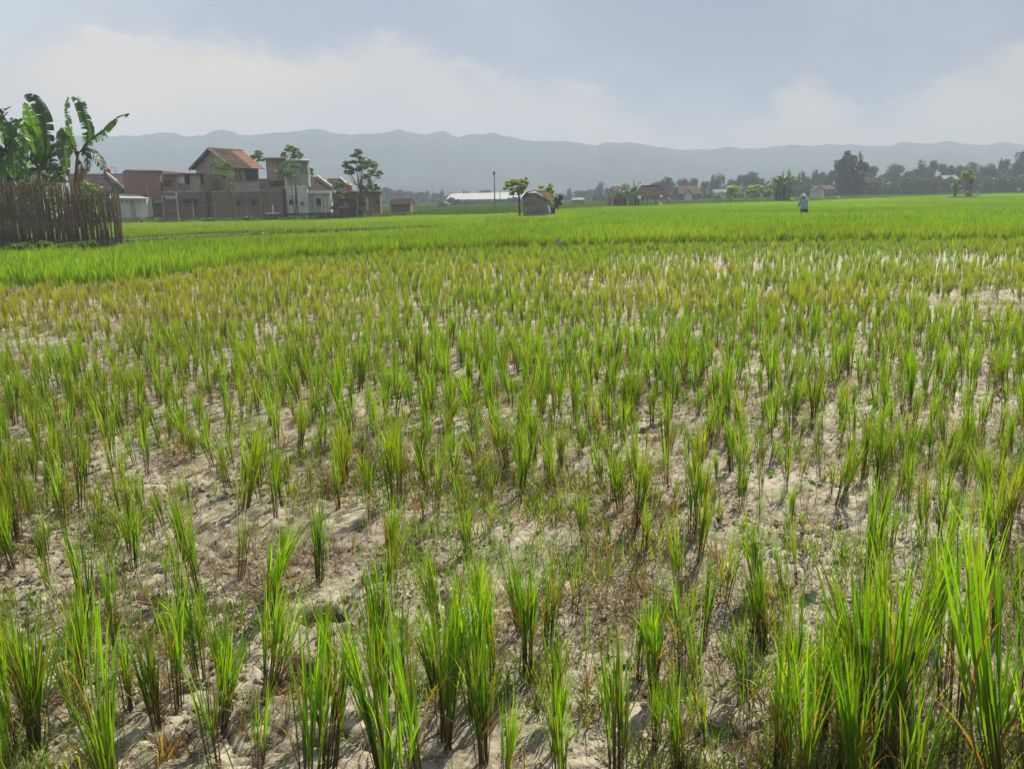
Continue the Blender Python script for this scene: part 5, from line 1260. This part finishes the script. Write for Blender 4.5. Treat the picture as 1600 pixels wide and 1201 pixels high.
for i, (px, py) in enumerate(((1238, 311), (1283, 309), (1310, 308))):
    own_tree('shrub', px, 150, [(px - 2, py, 3, 1.5), (px + 2, py + .3, 3, 1.2)], 120, .12, LF_bri, ('low bright green weed patch right of the banana clump', 'low bright green weed patch midway between the farmer and the tall dark tree', 'low bright green weed patch at the foot of the tall dark tree')[i], px, .03, seed=40 + i)['category'] = 'shrub'
# shrubs around the fence
own_tree('bush', 5, 31.5, [(0, 300, 14, 18), (8, 330, 12, 18), (0, 350, 16, 20), (6, 372, 14, 14), (-8, 380, 20, 12), (14, 300, 7, 10), (20, 385, 12, 6)], 2600, .10, LF_mid, 'dark leafy bush filling the left edge beside the bamboo fence', 5, .06, seed=50, depth=.5)['category'] = 'bush'
gw = [(px, 388 - px * .045 + r_.uniform(-3, 4), 7, 5) for px in range(10, 150, 7)]
q = 29.0 / 1350; B_ = []
for (a, b, c1, c2) in gw:
    p = P(a, b, 28.6 + a * .018); B_.append((p.x, p.y, max(p.z, .12), c1 * q, .35, c2 * q))
tag(link('fence_weeds', crown_mesh('fence_weeds', LF_mid, B_, 5200, .07, 8)), kind='stuff')
B_ = [(X_(px, 270, 37.5), 37.5 + r_.uniform(-.8, 1.2), r_.uniform(.6, 2.6), .6, .6, .5) for px in range(-20, 150, 9)] + [(X_(px, 340, 33.5 + j), 33.5 + j + .3, .15, .6, .6, .3) for px in range(-24, 180, 12) for j in (0, 1.2, 2.4)]
tag(link('garden_undergrowth', crown_mesh('garden_undergrowth', LF_mid, B_, 11000, .12, 9)), kind='stuff')
# weeds along the feet of the houses
B_ = []
for px in np.arange(172, 650, 6.0):
    Yy = np.interp(px, [172, 500, 650], [79, 80, 88]); B_.append((X_(px, 335, Yy), Yy + r_.uniform(-.5, .5), r_.uniform(.1, .3), .5, .6, r_.uniform(.15, .4)))
tag(link('village_verge_weeds', crown_mesh('village_verge_weeds', LF_mid, B_, 7000, .12, 10)), kind='stuff')
# dry grass on the bund
B_ = []
for px in np.arange(176, 760, 5.0):
    g = G(px, np.interp(px, [-200, 0, 183, 300, 460, 600, 700, 800], [410, 398, 384, 377, 368, 362, 357, 352])); B_.append((g.x, g.y, .1, .28, .22, .14))
tag(link('bund_grass', crown_mesh('bund_grass', leaf_mat('bund_grass', trans=.3, col=(0.13, 0.11, 0.03), col2=(0.07, 0.05, 0.03), nscale=.6), B_, 9000, .06, 11)), kind='stuff')

# ================================================================== PEOPLE
def person(px, pyt, Y, label, shirt, trousers, hatc, bend, face_away=True, armcol=None):
    h = Z_(px, pyt, Y); x = X_(px, 320, Y); s = h / 1.52
    r = thing('person', (x, Y, 0), label, 'person')
    # continuous body: skinned skeleton
    hipz = .86; tl = bend
    hip = Vector((0, 0, hipz)); chest = hip + Vector((0, sin(tl) * .34, cos(tl) * .34)); neck = hip + Vector((0, sin(tl) * .52, cos(tl) * .52)); head = neck + Vector((0, .05, .10)); crown_ = head + Vector((0, .03, .12))
    J = [hip, chest, neck, head, crown_]; E = [(0, 1), (1, 2), (2, 3), (3, 4)]; RD = [.15, .17, .065, .088, .075]
    def chain(start, pts, rads):
        k_ = start
        for p_, q_ in zip(pts, rads): J.append(Vector(p_)); RD.append(q_); E.append((k_, len(J) - 1)); k_ = len(J) - 1
    for sx in (-1, 1):
        chain(0, [(sx * .10, .0, .80), (sx * .12, -.03 * sx, .45), (sx * .13, .0, .06), (sx * .14, .12, .03)], [.10, .065, .045, .035])
        sh = chest + Vector((sx * .19, .03, .10)); el_ = sh + Vector((sx * .03, .05, -.27)); ha = el_ + Vector((-sx * .02 + .02, .22, -.14 if sx > 0 else -.1))
        chain(1, [sh, el_, ha, ha + Vector((0, .08, -.03))], [.07, .048, .032, .028])
    me = bpy.data.meshes.new('body'); me.from_pydata([tuple(j * s) for j in J], E, []); me.update()
    ob = link('body', me, r); md = ob.modifiers.new('skin', 'SKIN'); md.use_smooth_shade = True
    for v_, q_ in zip(me.skin_vertices[0].data, RD): v_.radius = (q_ * s, q_ * s)
    me.skin_vertices[0].data[0].use_root = True
    ob.modifiers.new('sub', 'SUBSURF').levels = 1; ob.modifiers[-1].render_levels = 1
    me.materials.append(mat('skin_brown', (0.22, 0.11, 0.06), .6, .05, 3))
    def loft(name, rings, m):
        mb = MB(); k_ = 14; vs = []
        for (c, rx, ry) in rings: vs += [(c[0] + rx * cos(2 * pi * j / k_), c[1] + ry * sin(2 * pi * j / k_), c[2]) for j in range(k_)]
        vs = [tuple(Vector(v_) * s) for v_ in vs]
        mb.add(vs, [(i * k_ + j, i * k_ + (j + 1) % k_, (i + 1) * k_ + (j + 1) % k_, (i + 1) * k_ + j) for i in range(len(rings) - 1) for j in range(k_)] + [tuple(range((len(rings) - 1) * k_, len(rings) * k_))])
        return link(name, mb.mesh(name, m, True), r)
    sh_m = mat(*shirt); 
    loft('shirt', [((0, 0, hipz - .14), .215, .17), ((0, .01, hipz), .20, .16), (tuple((hip + chest) / 2), .195, .155), (tuple(chest), .235, .16), (tuple(chest + Vector((0, .02, .08))), .25, .15), (tuple(chest + Vector((0, .03, .14))), .20, .13), (tuple(neck), .075, .075)], sh_m)
    for sx in (-1, 1):
        a = chest + Vector((sx * .17, .03, .10)); b = chest + Vector((sx * .225, .08, -.17)); c = b + Vector((0, .14, -.08))
        mb = MB().tube([tuple(p_ * s) for p_ in (a, b, c)], [.085 * s, .072 * s, .055 * s], 10); link('sleeve', mb.mesh('sleeve', mat(*(armcol or shirt)), True), r)
        mb = MB().tube([tuple(Vector(p_) * s) for p_ in ((sx * .09, 0, .82), (sx * .12, -.03 * sx, .46), (sx * .13, 0, .12))], [.125 * s, .09 * s, .07 * s], 10); link('trouser_leg', mb.mesh('trouser_leg', mat(*trousers), True), r)
    hc = (head + Vector((0, .01, .045))) * s
    hat = MB().lathe([(.19 * s, -.035 * s), (.17 * s, -.005 * s), (.115 * s, .01 * s), (.11 * s, .08 * s), (.085 * s, .12 * s), (.02 * s, .13 * s)], tuple(hc), 14); link('hat', hat.mesh('hat', mat(*hatc), True), r)
    return r
person(1257, 305, 50, 'farmer seen from behind in blue grey shirt and white hat, stooping in green rice', ('shirt_blue_grey', (0.30, 0.39, 0.50), .9, .08, 4), ('trousers_dark', (0.03, 0.03, 0.04), .9, .1, 3), ('hat_white', (0.75, 0.76, 0.74), .9, .05, 4), .42, armcol=('sleeve_pale_blue', (0.50, 0.58, 0.66), .9, .08, 4))
person(1590, 292.5, 165, 'tiny distant person in a yellow top at the far right edge of the rice field', ('shirt_yellow', (0.55, 0.48, 0.06), .9, .1, 4), ('trousers_brown', (0.08, 0.05, 0.04), .9, .1, 3), ('hat_dark', (0.12, 0.10, 0.08), .9, .1, 3), .1)
# pale bag in the rice
c = G(873, 378, .42); o = MB().lathe([(.02, -.10), (.06, -.08), (.085, 0), (.06, .06), (.02, .09), (.03, .11)], (0, 0, 0), 10).build('plastic_bag', CONC, smooth=True); o.location = c
tag(o, 'small white plastic bag hung on a stick at the edge of the green rice', 'bag')
# pale plastic scrap in the foreground
g = G(1262, 935, .25); r = thing('plastic_scrap', tuple(g), 'crumpled translucent plastic scrap caught in the leaves of a rice plant near the right', 'plastic scrap')
rr = random.Random(4); vs = [(g.x + (i % 4 - 1.5) * .022 + rr.uniform(-.006, .006), g.y + rr.uniform(-.02, .02), g.z + (i // 4 - 1) * .025 + rr.uniform(-.006, .006)) for i in range(12)]
child(MB().add(vs, [(a, a + 1, a + 5, a + 4) for a in (0, 1, 2, 4, 5, 6)]), 'sheet', mat('plastic_pale', (0.42, 0.50, 0.45), .25, .1, 30, spec=.6), r)
